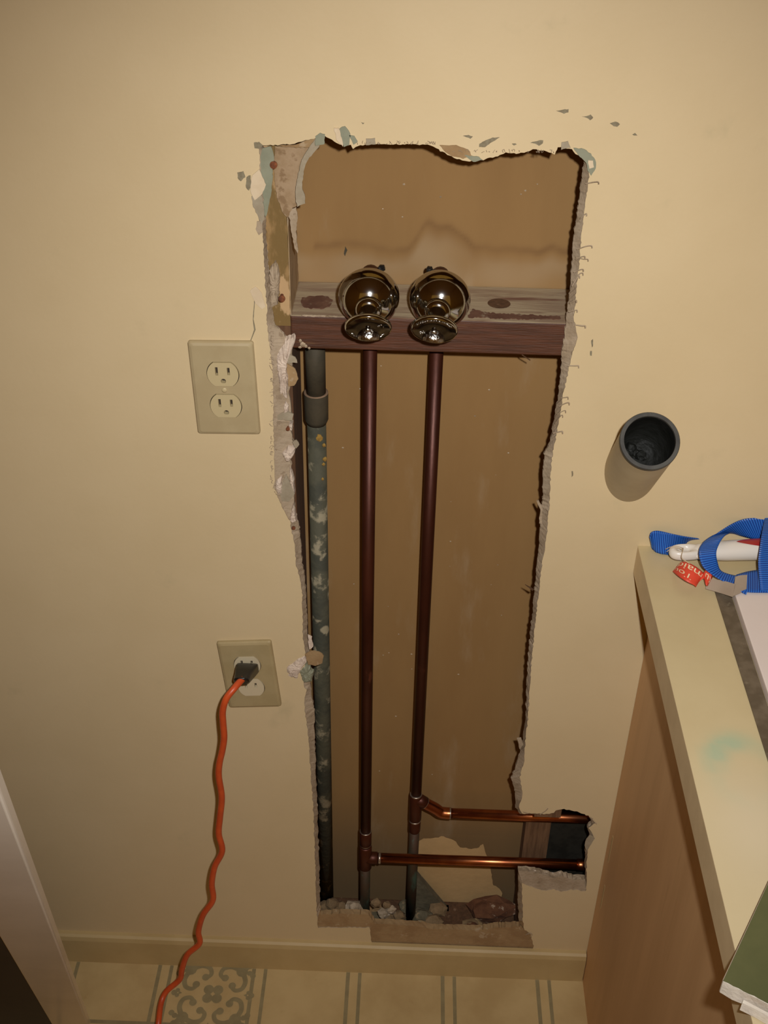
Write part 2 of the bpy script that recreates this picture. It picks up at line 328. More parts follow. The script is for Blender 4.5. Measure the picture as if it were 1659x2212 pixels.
D = densify(OUT); nD = len(D)
front = [P(q[0], q[1], 0) for q in D]
torn = [P(q[2], q[3], q[4]) for q in D]
rect = [(RX0, 0.0), (RX1, 0.0), (RX1, ZC), (RX0, ZC)]
bm = bmesh.new()
def ring(pts): return [bm.verts.new(p) for p in pts]
vr = ring([Vector((x, 0, z)) for x, z in rect]); vf = ring(front)
v1 = ring([p+Vector((0, .0012, 0)) for p in front]); vt = ring(torn)
vm = ring([Vector((p.x+random.uniform(-.0006, .0006), (p.y+TH)/2, p.z+random.uniform(-.0006, .0006))) for p in torn])
vb = ring([Vector((p.x, TH, p.z)) for p in torn]); vrb = ring([Vector((x, TH, z)) for x, z in rect])
for a_, b_, flip in ((vr, vf, False), (vrb, vb, True)):
    al = a_+b_
    for t in tessellate_polygon([[Vector((v.co.x, v.co.z, 0)) for v in a_], [Vector((v.co.x, v.co.z, 0)) for v in b_]]):
        try: f = bm.faces.new([al[i] for i in t]); f.material_index = 0 if not flip else 2
        except ValueError: pass
for a_, b_, mi in ((vf, v1, 1), (v1, vt, 1), (vt, vm, 2), (vm, vb, 2)):
    for i in range(nD):
        j = (i+1) % nD
        try: f = bm.faces.new((a_[i], a_[j], b_[j], b_[i])); f.material_index = mi
        except ValueError: pass
        if mi == 1 and a_ is v1:
            qy = D[i][1]; qx = D[i][0]
            if qy > 1990 : f.material_index = 3
        if mi == 2 and D[i][1] > 1970: f.material_index = 3
for i in range(4):
    j = (i+1) % 4
    f = bm.faces.new((vr[i], vr[j], vrb[j], vrb[i]))
wall = struct(obj('wall_back', frombm(bm), [M_wall, M_torn, M_gyp, M_tornbrown]))
wall['label'] = 'cream painted wall with a tall ragged opening exposing pipes'
# other sides of the room (seen in the chrome, and they bounce the flash)
struct(obj('wall_left', boxmesh(RX0-.1, RX0, RY0, 0, 0, ZC), M_room))
struct(obj('wall_right', boxmesh(RX1, RX1+.1, RY0, 0, 0, ZC), M_room))
struct(obj('ceiling', boxmesh(RX0, RX1, RY0, 0, ZC, ZC+.1), M_room))
floor = struct(obj('floor', boxmesh(RX0, RX1, RY0, TH, -.05, 0), M_floor))

# printed vinyl pattern: double lines and scroll motif, flat print on the floor
bm = bmesh.new()
def strip(x0, x1, y0, y1, z=.00025):
    vs = [bm.verts.new((x, y, z)) for x, y in ((x0, y0), (x1, y0), (x1, y1), (x0, y1))]; bm.faces.new(vs)
PER = .1509
for k in range(-9, 9):
    x = .0824+PER*k
    if RX0 < x < RX1-.03:
        strip(x-.003, x+.003, RY0+.01, -.012); strip(x+.0160, x+.0215, RY0+.01, -.012)
for k in range(0, 14):
    y = -.1125-PER*k
    if y > RY0+.03: strip(RX0+.01, RX1-.01, y-.003, y+.003, .0003); strip(RX0+.01, RX1-.01, y-.0215, y-.016, .0003)
obj('printed_lines', frombm(bm), M_print, floor)
def motif_mesh(s):
    bm = bmesh.new(); cnt = [0]
    def zz(): cnt[0] += 1; return .0003+.00001*cnt[0]
    def poly(pts):
        z = zz(); bm.faces.new([bm.verts.new((x*s, y*s, z)) for x, y in pts])
    def blob(cx, cy, r, n=12, rx=1, ry=1):
        poly([(cx+r*rx*math.cos(2*math.pi*k/n), cy+r*ry*math.sin(2*math.pi*k/n)) for k in range(n)])
    def arc(pts, w0, w1):
        pp = catmull([Vector((x, y, 0)) for x, y in pts], 5); n = len(pp); z = zz(); L_ = []; R_ = []
        for i, p in enumerate(pp):
            t = (pp[min(i+1, n-1)]-pp[max(i-1, 0)]).normalized(); nn = Vector((-t.y, t.x, 0)); ww = w0+(w1-w0)*i/(n-1)
            a = (p+nn*ww)*s; b = (p-nn*ww)*s; L_.append(bm.verts.new((a.x, a.y, z))); R_.append(bm.verts.new((b.x, b.y, z)))
        for i in range(n-1): bm.faces.new((L_[i], L_[i+1], R_[i+1], R_[i]))
    for q in range(4):
        c_, s_ = math.cos(q*math.pi/2), math.sin(q*math.pi/2)
        def T(x, y): return (x*c_-y*s_, x*s_+y*c_)
        blob(*T(.12, .12), .13); 
        # corner leaf cluster
        blob(*T(.66, .66), .15); blob(*T(.84, .84), .10); blob(*T(.86, .62), .07); blob(*T(.62, .86), .07); blob(*T(.95, .55), .075); blob(*T(.55, .95), .075)
        poly([T(.66, .78), T(.78, .66), T(.98, .98)])
        arc([T(.70, .60), T(.78, .38), T(.72, .18), T(.56, .12), T(.46, .20)], .065, .05); blob(*T(.46, .25), .095)
        arc([T(.60, .70), T(.38, .78), T(.18, .72), T(.12, .56), T(.20, .46)], .065, .05); blob(*T(.25, .46), .095)
        blob(*T(.98, 0), .075); blob(*T(.90, .07), .055); blob(*T(.90, -.07), .055); poly([T(.87, .05), T(.87, -.05), T(.78, 0)])
    return frombm(bm)
mm = motif_mesh(.062); mm.materials.append(M_print)
for i in range(-3, 4):
    for j in range(0, 5):
        if (i+2*j) % 4 == 0:
            o = bpy.data.objects.new('floor_motif', mm); C.objects.link(o); o.parent = floor
            o.location = (-.2788+PER*i, -.0590-PER*j*1.0, 0)
# baseboard
bm = bmesh.new()
pr = [(0, 0), (-.0115, 0), (-.0115, .055), (-.0095, .0625), (-.006, .0655), (0, .0655)]
xs = (RX0, .305); vs = [[bm.verts.new((x, y, z)) for y, z in pr] for x in xs]
for k in range(len(pr)): bm.faces.new((vs[0][k], vs[0][(k+1) % 6], vs[1][(k+1) % 6], vs[1][k]))
bm.faces.new(vs[0]); bm.faces.new(vs[1][::-1])
struct(obj('baseboard_back', frombm(bm), M_base))

# ---- inside of the wall
YB = .1016
SXL, SXR = -.1285, .198          # faces of the two studs
def stud(name, label, x0, x1, notch=None):
    t = thing(name, label, 'stud', ((x0+x1)/2, .057, .038))
    if notch:
        z0, z1, yn = notch
        out = [(TH, .038), (TH, z0), (yn, z0), (yn, z1), (TH, z1), (TH, ZC), (YB-.0005, ZC), (YB-.0005, .038)]
        me = prism(out, [], lambda q: Vector((x0, q[0], q[1])), lambda q: Vector((x1, q[0], q[1])))
        obj('timber', me, M_notch, t)
    else:
        bm = bmesh.new(); bm.from_mesh(boxmesh(x0, x1, TH, YB-.0005, .038, ZC, .0012))
        for f in bm.faces:
            c = f.calc_center_median(); f.material_index = 0
        me = frombm(bm); obj('timber', me, M_stud, t)
    return t
st1 = stud('wall_stud', 'dark vertical timber stud along the left side of the opening', SXL-.038, SXL)
st2 = stud('wall_stud', 'notched vertical timber stud behind the two horizontal copper branches', SXR, SXR+.038, (.165, .36, .0745))
# stained upper face of the left stud: dried glue and paper residue, uneven skin
sk = sheet('residue_skin', [(574,312),(690,300),(672,330),(655,350),(650,400),(646,445),(644,520),(646,600),(646,690),(640,715),(634,748),(600,760),(580,700),(573,560),(570,480),(578,400)][::1], .0122, .0006, M_studface, st1)
bpy.data.objects.remove(sk)
def xz(px, py, Y): p = P(px, py, Y); return p
fz = [xz(0, 0, 0)]
def face_strip(name, x0, x1, z0, z1, Y, th, material, parent, n=40, jx=.0012):
    L_ = []; R_ = []
    for k in range(n+1):
        z = z0+(z1-z0)*k/n; L_.append((x0+random.uniform(-jx, jx), z)); R_.append((x1+random.uniform(-jx, jx)*.3, z))
    return obj(name, prism(L_+R_[::-1], [], lambda q: Vector((q[0], Y-th, q[1])), lambda q: Vector((q[0], Y, q[1]))), material, parent)
face_strip('residue_skin', SXL-.037, SXL, 1.125, 1.345, TH, .0007, M_studface, st1, 40)
# same residue on the stud side, its colour lightened to look lit
L_ = []; n = 36
for k in range(n+1): L_.append((TH+.001+random.uniform(0, .002), 1.135+(1.345-1.135)*k/n))
R_ = [(YB-.001-random.uniform(0, .01), z) for _, z in L_][::-1]
obj('residue_skin', prism(L_+R_, [], lambda q: Vector((SXL+.0007, q[0], q[1])), lambda q: Vector((SXL, q[0], q[1]))), M_sideres, st1)
# rusty fasteners in the left stud
for (px, py, r) in ((591, 356, .0038), (609, 645, .0036), (622, 926, .0022), (634, 1140, .0024)):
    p = P(px, py, .0015); obj('rusty_nail', lathe([(-.012, r*.5), (0, r*.5), (0, r), (.0016, r*.95), (.0024, r*.5)], p, (0.1, -1, .1), 16), M_rusty, st1)
# sill plate
tag(obj('sill_plate', boxmesh(SXL-.038, .45, TH, YB, 0, .0378, .002), M_stud), 'dark timber sill plate at the foot of the opening', 'plate')

# back of the cavity: brown paper side of the far drywall, torn open near the floor
TORN = [(893,1824),(915,1812),(935,1810),(958,1806),(975,1812),(985,1818),(993,1830),(1012,1833),(1030,1832),(1043,1824),(1049,1840),(1056,1858),(1062,1885),(1066,1912),(1080,1920),(1087,1932),(1078,1950),(1050,1960),(1020,1968),(1000,1985),(985,2000),(900,2012),(880,1990),(886,1900),(890,1850)]
th = rough_poly(TORN, 5, 1.2); hole = [(p.x, p.z) for p in (P(x, y, YB) for x, y in th)]
hole = [(x, max(z, .012)) for x, z in hole]
bm = bmesh.new()
# fine grid with the torn area left out, then a solid rim
NX, NZ = 110, 430
gx0, gx1, gz0, gz1 = SXL-.02, SXR+.02, 0.0, 1.40
def inside(x, z, poly):
    r = False; n = len(poly)
    for i in range(n):
        x1, z1 = poly[i]; x2, z2 = poly[(i+1) % n]
        if (z1 > z) != (z2 > z) and x < (x2-x1)*(z-z1)/(z2-z1)+x1: r = not r
    return r
hx = [q[0] for q in hole]; hz = [q[1] for q in hole]; bx0, bx1, bz0, bz1 = min(hx)-.006, max(hx)+.006, min(hz)-.006, max(hz)+.006
ix0 = int((bx0-gx0)/(gx1-gx0)*NX); ix1 = int((bx1-gx0)/(gx1-gx0)*NX)+1; iz0 = 0; iz1 = int((bz1-gz0)/(gz1-gz0)*NZ)+1
G = {}
def gv(i, k):
    if (i, k) not in G: G[(i, k)] = bm.verts.new((gx0+(gx1-gx0)*i/NX, YB, gz0+(gz1-gz0)*k/NZ))
    return G[(i, k)]
for i in range(NX):
    for k in range(NZ):
        if ix0 <= i < ix1 and iz0 <= k < iz1: continue
        bm.faces.new((gv(i, k), gv(i+1, k), gv(i+1, k+1), gv(i, k+1)))
border = [gv(i, iz0) for i in range(ix0, ix1)]+[gv(ix1, k) for k in range(iz0, iz1)]+[gv(i, iz1) for i in range(ix1, ix0, -1)]+[gv(ix0, k) for k in range(iz1, iz0, -1)]
hv = [bm.verts.new((x, YB, z)) for x, z in hole]; hb = [bm.verts.new((x, YB+.003, z)) for x, z in hole]
al = border+hv
for t in tessellate_polygon([[Vector((v.co.x, v.co.z, 0)) for v in border], [Vector((v.co.x, v.co.z, 0)) for v in hv]]):
    try: bm.faces.new([al[i] for i in t])
    except ValueError: pass
for i in range(len(hv)):
    j = (i+1) % len(hv); bm.faces.new((hv[i], hv[j], hb[j], hb[i]))
me = frombm(bm)
# water stain, pale dust and damp as their own shapes on the paper
zs = P(950, 528, YB).z
a_st = me.attributes.new('stain', 'FLOAT', 'POINT'); a_pl = me.attributes.new('pale', 'FLOAT', 'POINT'); a_dp = me.attributes.new('damp', 'FLOAT', 'POINT')
def sm(a, b, t): t = max(0, min(1, (t-a)/(b-a))); return t*t*(3-2*t)
for i, v in enumerate(me.vertices):
    x, z = v.co.x, v.co.z
    n1 = noise.noise(Vector((x*22, 3, 0))); n2 = noise.noise(Vector((x*70, 9, 0)))
    bumpz = .026*math.exp(-((x-.035)/.028)**2)+.030*math.exp(-((x-.012)/.010)**2)*.6
    line = zs-.004+.006*n1+.0035*n2+bumpz*.9-.004*math.exp(-((x+.02)/.02)**2)
    d = z-line
    edge = math.exp(-(d/.0045)**2)*(.35+.45*abs(noise.noise(Vector((x*40, z*40, 5))))+.25*sm(.07, .14, x)+.12*sm(-.06, -.1, x))
    body = sm(-.028, -.002, d)*(1-sm(-.002, .003, d))*.55*math.exp(-((x-.036)/.040)**2)*(.6+.8*noise.noise(Vector((x*60, z*14, 2)))+.2)
    a_st.data[i].value = max(0, min(.85, edge+body)) if x > -.11 else 0
    below = sm(.004, -.012, d) if False else (1-sm(-.02, -.004, d))
    up = sm(1.10, 1.16, z)
    a_pl.data[i].value = .55*below*up*(.6+.6*noise.noise(Vector((x*25, z*25, 8))))
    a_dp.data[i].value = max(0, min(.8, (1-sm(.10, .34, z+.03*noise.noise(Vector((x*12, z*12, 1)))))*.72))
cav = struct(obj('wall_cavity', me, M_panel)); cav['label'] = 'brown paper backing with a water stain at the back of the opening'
bms = bmesh.new()
for k in range(46):
    q = P(random.uniform(735, 1180), random.uniform(380, 1700), YB); me_ = rock(random.uniform(.0004, .0011), k, 1.3, .5, 1); me_.transform(Matrix.Translation(Vector((min(q.x, SXR-.01), YB-.0002, q.z)))); bms.from_mesh(me_); bpy.data.meshes.remove(me_)
sp = obj('plaster_specks', frombm(bms), M_gyp, cav); sp['kind'] = 'stuff'
sheet('paint_fleck', [(743,548),(746,532),(750,540),(745,553)], YB, .0006, M_galvplain, cav, .5)
obj('exposed_plaster', boxmesh(gx0, gx1, YB+.003, YB+.013, 0, .40), M_exposed, cav)
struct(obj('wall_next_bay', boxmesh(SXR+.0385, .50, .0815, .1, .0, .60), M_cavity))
p = P(1245, 1835, .079)
bm = bmesh.new()

# ---- pieces torn at the edge of the wall opening
def T4(l): return [(380+x*.2441, 700+y*.2441) for x, y in l]
def T5(l): return [(420+x*.226, 1220+y*.226) for x, y in l]
chunk('gypsum_lump', T4([(970,110),(1050,80),(1062,120),(1000,260),(985,380),(1002,470),(992,600),(985,650),(925,600),(910,450),(885,330),(890,250)]), .0005, .010, M_white, wall)
chunk('gypsum_lump', T4([(975,640),(1000,700),(1005,760),(960,770),(960,690)]), .002, .010, M_white, wall)
chunk('gypsum_lump', T4([(1000,860),(1040,850),(1030,920),(1000,900)]), .002, .010, M_white, wall)
chunk('gypsum_lump', T4([(960,1090),(1000,1050),(1062,1070),(1050,1130),(1010,1190),(975,1200),(935,1110)]), .001, .010, M_white, wall)
chunk('gypsum_lump', T4([(1010,1240),(1030,1290),(1052,1370),(1055,1480),(1035,1470),(1015,1400)]), .002, .010, M_white, wall)
chunk('gypsum_lump', T4([(1045,1560),(1075,1720),(1040,1740),(1005,1720),(1020,1640)]), .001, .010, M_white, wall)
chunk('gypsum_lump', T4([(890,1360),(940,1320),(940,1480),(905,1500),(880,1420)]), -.0005, .006, M_white, wall)
sheet('torn_paper', T4([(975,1330),(1010,1400),(1050,1500),(1000,1570),(940,1560),(925,1500),(945,1400)]), .0025, .0012, M_greypaper, wall)
sheet('torn_paper', T4([(985,260),(1060,290),(1075,340),(1040,340),(985,340)]), .004, .0012, M_greypaper, wall)
sheet('torn_paper', T4([(980,345),(1060,395),(1080,480),(1050,540),(1000,545),(985,440)]), .005, .0015, M_tornbrown, wall)
sheet('torn_paper', T4([(890,800),(960,770),(1045,790),(1030,850),(960,840),(900,845)]), .004, .0015, M_greypaper, wall)
sheet('torn_paper', T4([(1030,1040),(1070,1020),(1095,1060),(1060,1100)]), .003, .0012, M_greypaper, wall)
# lump beside the lower outlet
chunk('gypsum_lump', [(619,1437),(640,1420),(660,1410),(664,1424),(652,1440),(642,1462),(622,1456)], -.002, .004, M_white, wall)
chunk('gypsum_lump', [(645,1442),(664,1426),(680,1450),(674,1466),(655,1472)], -.001, .006, M_teal, wall)
sheet('torn_paper', [(660,1412),(672,1405),(690,1406),(700,1416),(696,1430),(682,1437),(666,1434)], -.0015, .0015, M_tornbrown, wall)
sheet('torn_paper', [(665,1370),(673,1375),(677,1395),(668,1402)], -.0005, .0012, M_white, wall)
# teal old paint and lifted cream paint around the top
sheet('old_paint', [(566,319),(586,316),(592,338),(590,360),(588,400),(582,440),(574,468),(570,452),(570,430),(568,412),(574,398),(564,384),(563,342)], .0022, .0012, M_teal, wall)
sheet('old_paint', [(682,294),(692,286),(703,290),(700,312),(681,314)], -.0002, .0010, M_teal, wall)
sheet('old_paint', [(733,276),(746,272),(757,288),(754,312),(743,316),(736,300)], -.0004, .0010, M_teal, wall)
sheet('old_paint', [(755,292),(766,293),(772,305),(764,312)], -.0004, .0010, M_teal, wall)
sheet('lifted_paint', [(722,277),(732,275),(740,303),(742,316),(728,302)], -.0006, .0012, M_cream2, wall)
sheet('torn_paper', [(790,300),(810,297),(812,310),(792,313)], -.0004, .0010, M_greypaper, wall)
sheet('old_paint', [(1003,334),(1035,338),(1043,345),(1022,349)], -.0004, .0010, M_teal, wall)
sheet('torn_paper', [(950,313),(985,314),(1012,323),(1020,338),(1000,342),(975,336),(960,326)], -.0003, .0008, M_tornbrown, wall)
sheet('old_paint', [(1238,320),(1262,321),(1276,332),(1286,344),(1287,362),(1276,378),(1270,368),(1264,348),(1252,338)], -.0003, .0010, M_teal, wall)
sheet('lifted_paint', [(1270,345),(1281,346),(1282,360),(1273,364)], -.0009, .0012, M_cream2, wall)
sheet('torn_paper', [(1212,308),(1226,304),(1232,318),(1212,322)], -.0004, .0010, M_greypaper, wall)
sheet('lifted_paint', [(545,378),(560,365),(570,388),(574,398),(567,418),(550,432),(541,412)], -.0008, .0012, M_cream2, wall)
sheet('torn_paper', [(543,424),(556,418),(566,422),(570,446),(572,470),(566,486),(558,468),(548,446)], -.0003, .0010, M_greypaper, wall)
sheet('torn_paper', [(556,478),(566,474),(568,500),(560,508),(553,494)], -.0003, .0008, M_torn, wall)
sheet('lifted_paint', [(540,628),(552,618),(566,632),(574,662),(566,668),(552,655)], -.0003, .0006, M_cream2, wall, .6)
chunk('gypsum_lump', [(583,575),(597,560),(606,590),(604,630),(600,655),(586,665),(582,620)], .006, .0125, M_torn, wall)
M_tanres = mat('tan_paper_residue', lin(.36, .245, .14), lin(.30, .195, .10), rough=.9, scale=40, lo=.4, hi=.6, c3=lin(.235, .145, .07), s3=55, lo3=.58, hi3=.66, bump=.3, bscale=200)
sheet('torn_paper', [(594,316),(640,315),(672,319),(662,338),(654,356),(649,380),(643,402),(641,424),(643,444),(632,448),(622,470),(612,462),(600,430),(594,395),(592,350)], .0105, .0010, M_tanres, wall)
# hanging grey strip of face paper at the upper left, curling off the stud
fl_px = [(698,291),(688,318),(672,336),(660,352),(655,380),(652,402),(658,420),(660,438),(642,445),(638,424),(640,398),(646,368),(652,344),(668,318),(682,297)]
sheet('torn_paper', fl_px, .004, .0016, M_greypaper, wall)
sheet('torn_paper', [(618,455),(640,446),(643,470),(640,500),(644,546),(636,535),(630,500),(626,470)], .0115, .0014, M_torn, wall)
sheet('torn_paper', [(690,297),(660,303),(640,312),(602,314),(640,318),(668,318)], .006, .0012, M_tornbrown, wall)
# a lifted nail dent and nicks in the paint
NK = [[(548,308),(560,306),(568,314),(560,322),(550,320)], [(513,372),(526,370),(530,382),(520,392),(514,384)], [(533,382),(541,378),(543,400),(538,412),(531,405)],
      [(1201,240),(1212,238),(1228,235),(1228,242),(1218,245),(1210,242)], [(1257,252),(1268,250),(1276,248),(1282,253),(1275,259),(1267,254)],
      [(1318,267),(1330,262),(1340,268),(1334,274),(1326,272)], [(1365,290),(1372,287),(1377,292),(1370,293)],
      [(1000,293),(1012,292),(1021,295),(1016,299),(1008,296)], [(1035,311),(1050,303),(1064,297),(1080,297),(1070,303),(1060,308),(1048,318),(1034,318)],
      [(1146,308),(1160,304),(1174,303),(1172,310),(1164,315),(1156,310)], [(1105,311),(1113,309),(1116,312),(1110,314)],
      [(1277,735),(1281,732),(1281,748),(1278,750)], [(1275,758),(1279,758),(1278,768),(1275,768)], [(780,264),(788,266),(784,268)], [(1234,1018),(1238,1018),(1238,1028),(1235,1030)]]
for q in NK: sheet('paint_nick', q, -.0001, .0003, M_nick, wall, .8, 4)
sheet('paint_nick', [(549,650),(551,650),(548,690),(552,712),(543,735),(541,735),(549,712),(546,690)], -.0001, .0002, M_nick, wall, .3, 8)
# flap at the right edge of the small opening, curls along the cut on the right
sheet('torn_paper', [(1266,1812),(1273,1802),(1285,1811),(1276,1822),(1267,1838),(1263,1825)], -.003, .0010, M_greypaper, wall)
for a in ((1126,1000),): pass
sheet('torn_paper', [(1158,1080),(1163,1079),(1172,1095),(1170,1130),(1164,1128),(1167,1100)], .008, .002, M_torn, wall)
sheet('torn_paper', [(1117,1593),(1126,1592),(1130,1606),(1122,1616)], .008, .002, M_torn, wall)
sheet('torn_paper', [(1134,1262),(1154,1272),(1150,1275)], .008, .0012, M_stud, wall, .3)
V_f = bmesh.new()
def fibre(pts, r=.0004):
    me = tube(catmull([P(x, y, Y) for x, y, Y in pts], 4), r, 5); V_f.from_mesh(me); bpy.data.meshes.remove(me)
for y0, dx, dy in ((397,22,-4),(539,26,-8),(556,20,4),(560,14,-6),(588,14,-6),(618,10,-22),(608,16,-18),(674,12,-4),(702,14,2),(790,18,0),(860,10,-2),(878,16,-8),(895,12,-8),(915,10,-18),(936,14,-4),(470,6,-8),(655,8,-6)):
    x0 = 1264-(y0-447)*.13 if y0 < 700 else 1238-(y0-760)*.21
    fibre([(x0-6, y0, 0), (x0+dx*.55, y0+dy*.9, -.003), (x0+dx, y0+dy, -.004), (x0+dx*1.05, y0+dy+5, -.005)], random.uniform(.0004, .0008))
for k in range(60):
    x0 = random.uniform(770, 1200); y0 = 312+(18 if x0 > 960 else 0)
    fibre([(x0, y0, .001), (x0+random.uniform(-3, 3), y0-random.uniform(0, 6), -.001), (x0+random.uniform(-5, 5), y0-random.uniform(2, 8), -.002)], .00025)
for k in range(46):
    y0 = random.uniform(720, 1110); x0 = 590 if y0 < 1040 else 590+(y0-1040)*.45
    fibre([(x0+2, y0, .001), (x0-random.uniform(0, 5), y0+random.uniform(-4, 4), -.001), (x0-random.uniform(2, 8), y0+random.uniform(-7, 7), -.002)], .0003)
fibre([(1166,1760,.0), (1178,1752,-.003), (1184,1746,-.005)], .0006); fibre([(1140,1758,.0), (1130,1754,-.002), (1142,1757,-.001)], .0004)
fibre([(1275,1764,.0), (1283,1774,-.002), (1289,1780,-.004)], .0006); fibre([(1136,2019,.0), (1146,2016,-.003), (1150,2020,-.004)], .0007)
fo = obj('paper_fibres', frombm(V_f), M_torn, wall); fo['kind'] = 'stuff'

# ================================================================== TIMBER BLOCK
ZB0, ZB1 = 1.0985, 1.1365
blk = thing('timber_block', 'red-brown horizontal timber block that the chrome valves sit above', 'wood block', ((SXL+SXR)/2, .057, ZB0))
bm = bmesh.new(); bm.from_mesh(boxmesh(SXL, SXR, TH, YB-.0005, ZB0, ZB1, .0018))
for f in bm.faces: f.material_index = 1 if f.normal.z > .7 else 0
me = frombm(bm); obj('timber', me, [M_block, M_blocktop], blk)
p = PZ(1078, 656, ZB1)
obj('knot_hole', lathe([(-.006, .0105), (-.0002, .0115), (.0003, .0125)], p, (0, 0, 1), 20), M_stud, blk)
bm = bmesh.new()
for px, py, r in ((654, 744, .0026), (649, 736, .0018), (661, 748, .0018), (668, 752, .0014), (648, 750, .0016)):
    p = P(px, py, TH-.0005); o = obj('plaster_smear', rock(r, px, 1, .4, 1.1), M_gyp, blk); o.location = p-Vector(blk.location); o.matrix_parent_inverse = Matrix()
bmd = bmesh.new()
for k in range(16):
    q = PZ(658+k*5.6, 688+random.uniform(-1.5, 1.5), ZB1); me = rock(random.uniform(.0014, .0026), k, 1.8, .7, .35); me.transform(Matrix.Translation(Vector((q.x, TH+.0015, ZB1)))); bmd.from_mesh(me); bpy.data.meshes.remove(me)
dd = obj('plaster_dust', frombm(bmd), M_gyp, blk); dd['kind'] = 'stuff'
pp = [PZ(x, y, ZB1) for x, y in rough_poly([(652, 644), (675, 640), (705, 640), (718, 648), (712, 664), (690, 668), (662, 666), (650, 660)], 4, 1.5)]
obj('tar_patch', prism([(q.x, q.y) for q in pp], [], lambda q: Vector((q[0], q[1], ZB1+.0006)), lambda q: Vector((q[0], q[1], ZB1))), M_tar, blk)
pp = [PZ(x, y, ZB1) for x, y in rough_poly([(1020, 668), (1060, 676), (1130, 680), (1210, 684), (1212, 690), (1100, 690), (1010, 686)], 4, 1.5)]
obj('tar_patch', prism([(q.x, q.y) for q in pp], [], lambda q: Vector((q[0], q[1], ZB1+.0005)), lambda q: Vector((q[0], q[1], ZB1))), M_tar, blk)
fibre_pts = [P(1118, 757, .02), P(1130, 768, .02), P(1145, 778, .025)]
obj('splinter', tube(fibre_pts, .0006, 6), M_stud, blk); obj('splinter', tube([P(1122, 758, .02), P(1134, 761, .018), P(1146, 764, .02)], .0009, 6), M_stud, blk)

# ================================================================== PIPES
YL, YP = .0440, .0625; RC = .0079
def vpipe(xy, z0, z1, r, seg=20): return lathe([(0, r), (z1-z0, r)], (xy[0], xy[1], z0), (0, 0, 1), seg)
def ringm(o, d, r, w=.003): return lathe([(-w/2, r*.98), (-w/2, r), (0, r*1.05), (w/2, r), (w/2, r*.98)], o, d, 20)
XL = P(795, 1250, YL).x; XRp = P(918, 1300, YP).x
zbr = P(1040, 1862, YL).z; zbu = P(1110, 1762, YP).z
# left riser with tee and lower branch
cp = thing('copper_pipe', 'left copper riser with a tee and the lower horizontal branch', 'pipe', (XL, YL, .0385), 'copper water pipes')
obj('riser', vpipe((XL, YL), zbr+.02, ZB0-.0002, RC), M_copperold, cp, True)
obj('lower_riser', vpipe((XL, YL), .0385, zbr-.015, RC*.98), M_copperlow, cp, True)
bm = bmesh.new()
for me in (lathe([(-.024, RC*1.03), (-.022, RC*1.22), (.026, RC*1.22), (.028, RC*1.03)], (XL, YL, zbr), (0, 0, 1), 20), lathe([(0, RC*1.2), (.018, RC*1.2), (.019, RC*1.03)], (XL, YL, zbr), (1, 0, 0), 20)):
    bm.from_mesh(me)
obj('tee', frombm(bm), M_copperold, cp, True)
zc_ = P(789, 1795, YL).z; zc2 = P(789, 1822, YL).z
obj('coupling', lathe([(zc2-.001, RC*1.02), (zc2, RC*1.15), (zc_, RC*1.15), (zc_+.001, RC*1.02)], (XL, YL, 0), (0, 0, 1), 20), M_copperold, cp, True)
for z in (zc_, zc2-.001): obj('solder_ring', ringm((XL, YL, z), (0, 0, 1), RC*1.10, .0022), M_solder, cp, True)
obj('branch', lathe([(.012, RC), (.40, RC)], (XL, YL, zbr), (1, 0, .008), 20), M_copper, cp, True)
obj('solder_ring', ringm((P(820, 1857, YL).x, YL, zbr), (1, 0, 0), RC*1.08, .004), M_solder, cp, True)
obj('branch_coupling', lathe([(0, RC*1.02), (.001, RC*1.13), (.012, RC*1.13), (.013, RC*1.02)], (P(1246, 1869, YL).x, YL, zbr+.0025), (1, 0, .008), 20), M_copper, cp, True)
# right riser with wye and upper branch
cp2 = thing('copper_pipe', 'right copper riser with an angled fitting and the upper horizontal branch', 'pipe', (XRp, YP, .0385), 'copper water pipes')
zt = P(893, 1735, YP).z
obj('riser', vpipe((XRp, YP), zt+.022, ZB0-.0002, RC), M_copperold, cp2, True)
obj('lower_riser', vpipe((XRp, YP), .0385, zt-.05, RC*.98), M_copperlow, cp2, True)
bm = bmesh.new(); bm.from_mesh(lathe([(-.036, RC*1.03), (-.034, RC*1.2), (.018, RC*1.2), (.020, RC*1.03)], (XRp, YP, zt), (0, 0, 1), 20))
bm.from_mesh(lathe([(0, RC*1.2), (.017, RC*1.2), (.018, RC*1.03)], (XRp, YP, zt+.012), (1, 0, -.8), 20))
obj('wye', frombm(bm), M_copperold, cp2, True)
obj('coupling', lathe([(-.062, RC*1.02), (-.060, RC*1.13), (-.040, RC*1.13), (-.038, RC*1.02)], (XRp, YP, zt), (0, 0, 1), 20), M_copperold, cp2, True)
xb = P(968, 1757, YP).x
el = catmull([(XRp+.006, YP, zt+.0075), (XRp+.016, YP, zt-.001), (XRp+.029, YP, zbu+.0095), (xb-.012, YP, zbu+.0018), (xb-.003, YP, zbu), (xb+.004, YP, zbu)], 6)
obj('elbow', tube(el, RC*1.14, 20), M_copper, cp2, True)
obj('branch', lathe([(0, RC), (.34, RC)], (xb, YP, zbu), (1, 0, .002), 20), M_copper, cp2, True)
for o_, d_ in (((XRp, YP, zt+.020), (0, 0, 1)), ((XRp, YP, zt-.037), (0, 0, 1)), ((xb+.003, YP, zbu), (1, 0, 0)), ((XRp+.0135, YP, zt+.0012), (1, 0, -.8))):
    obj('solder_ring', ringm(o_, d_, RC*1.12, .0026), M_solder, cp2, True)
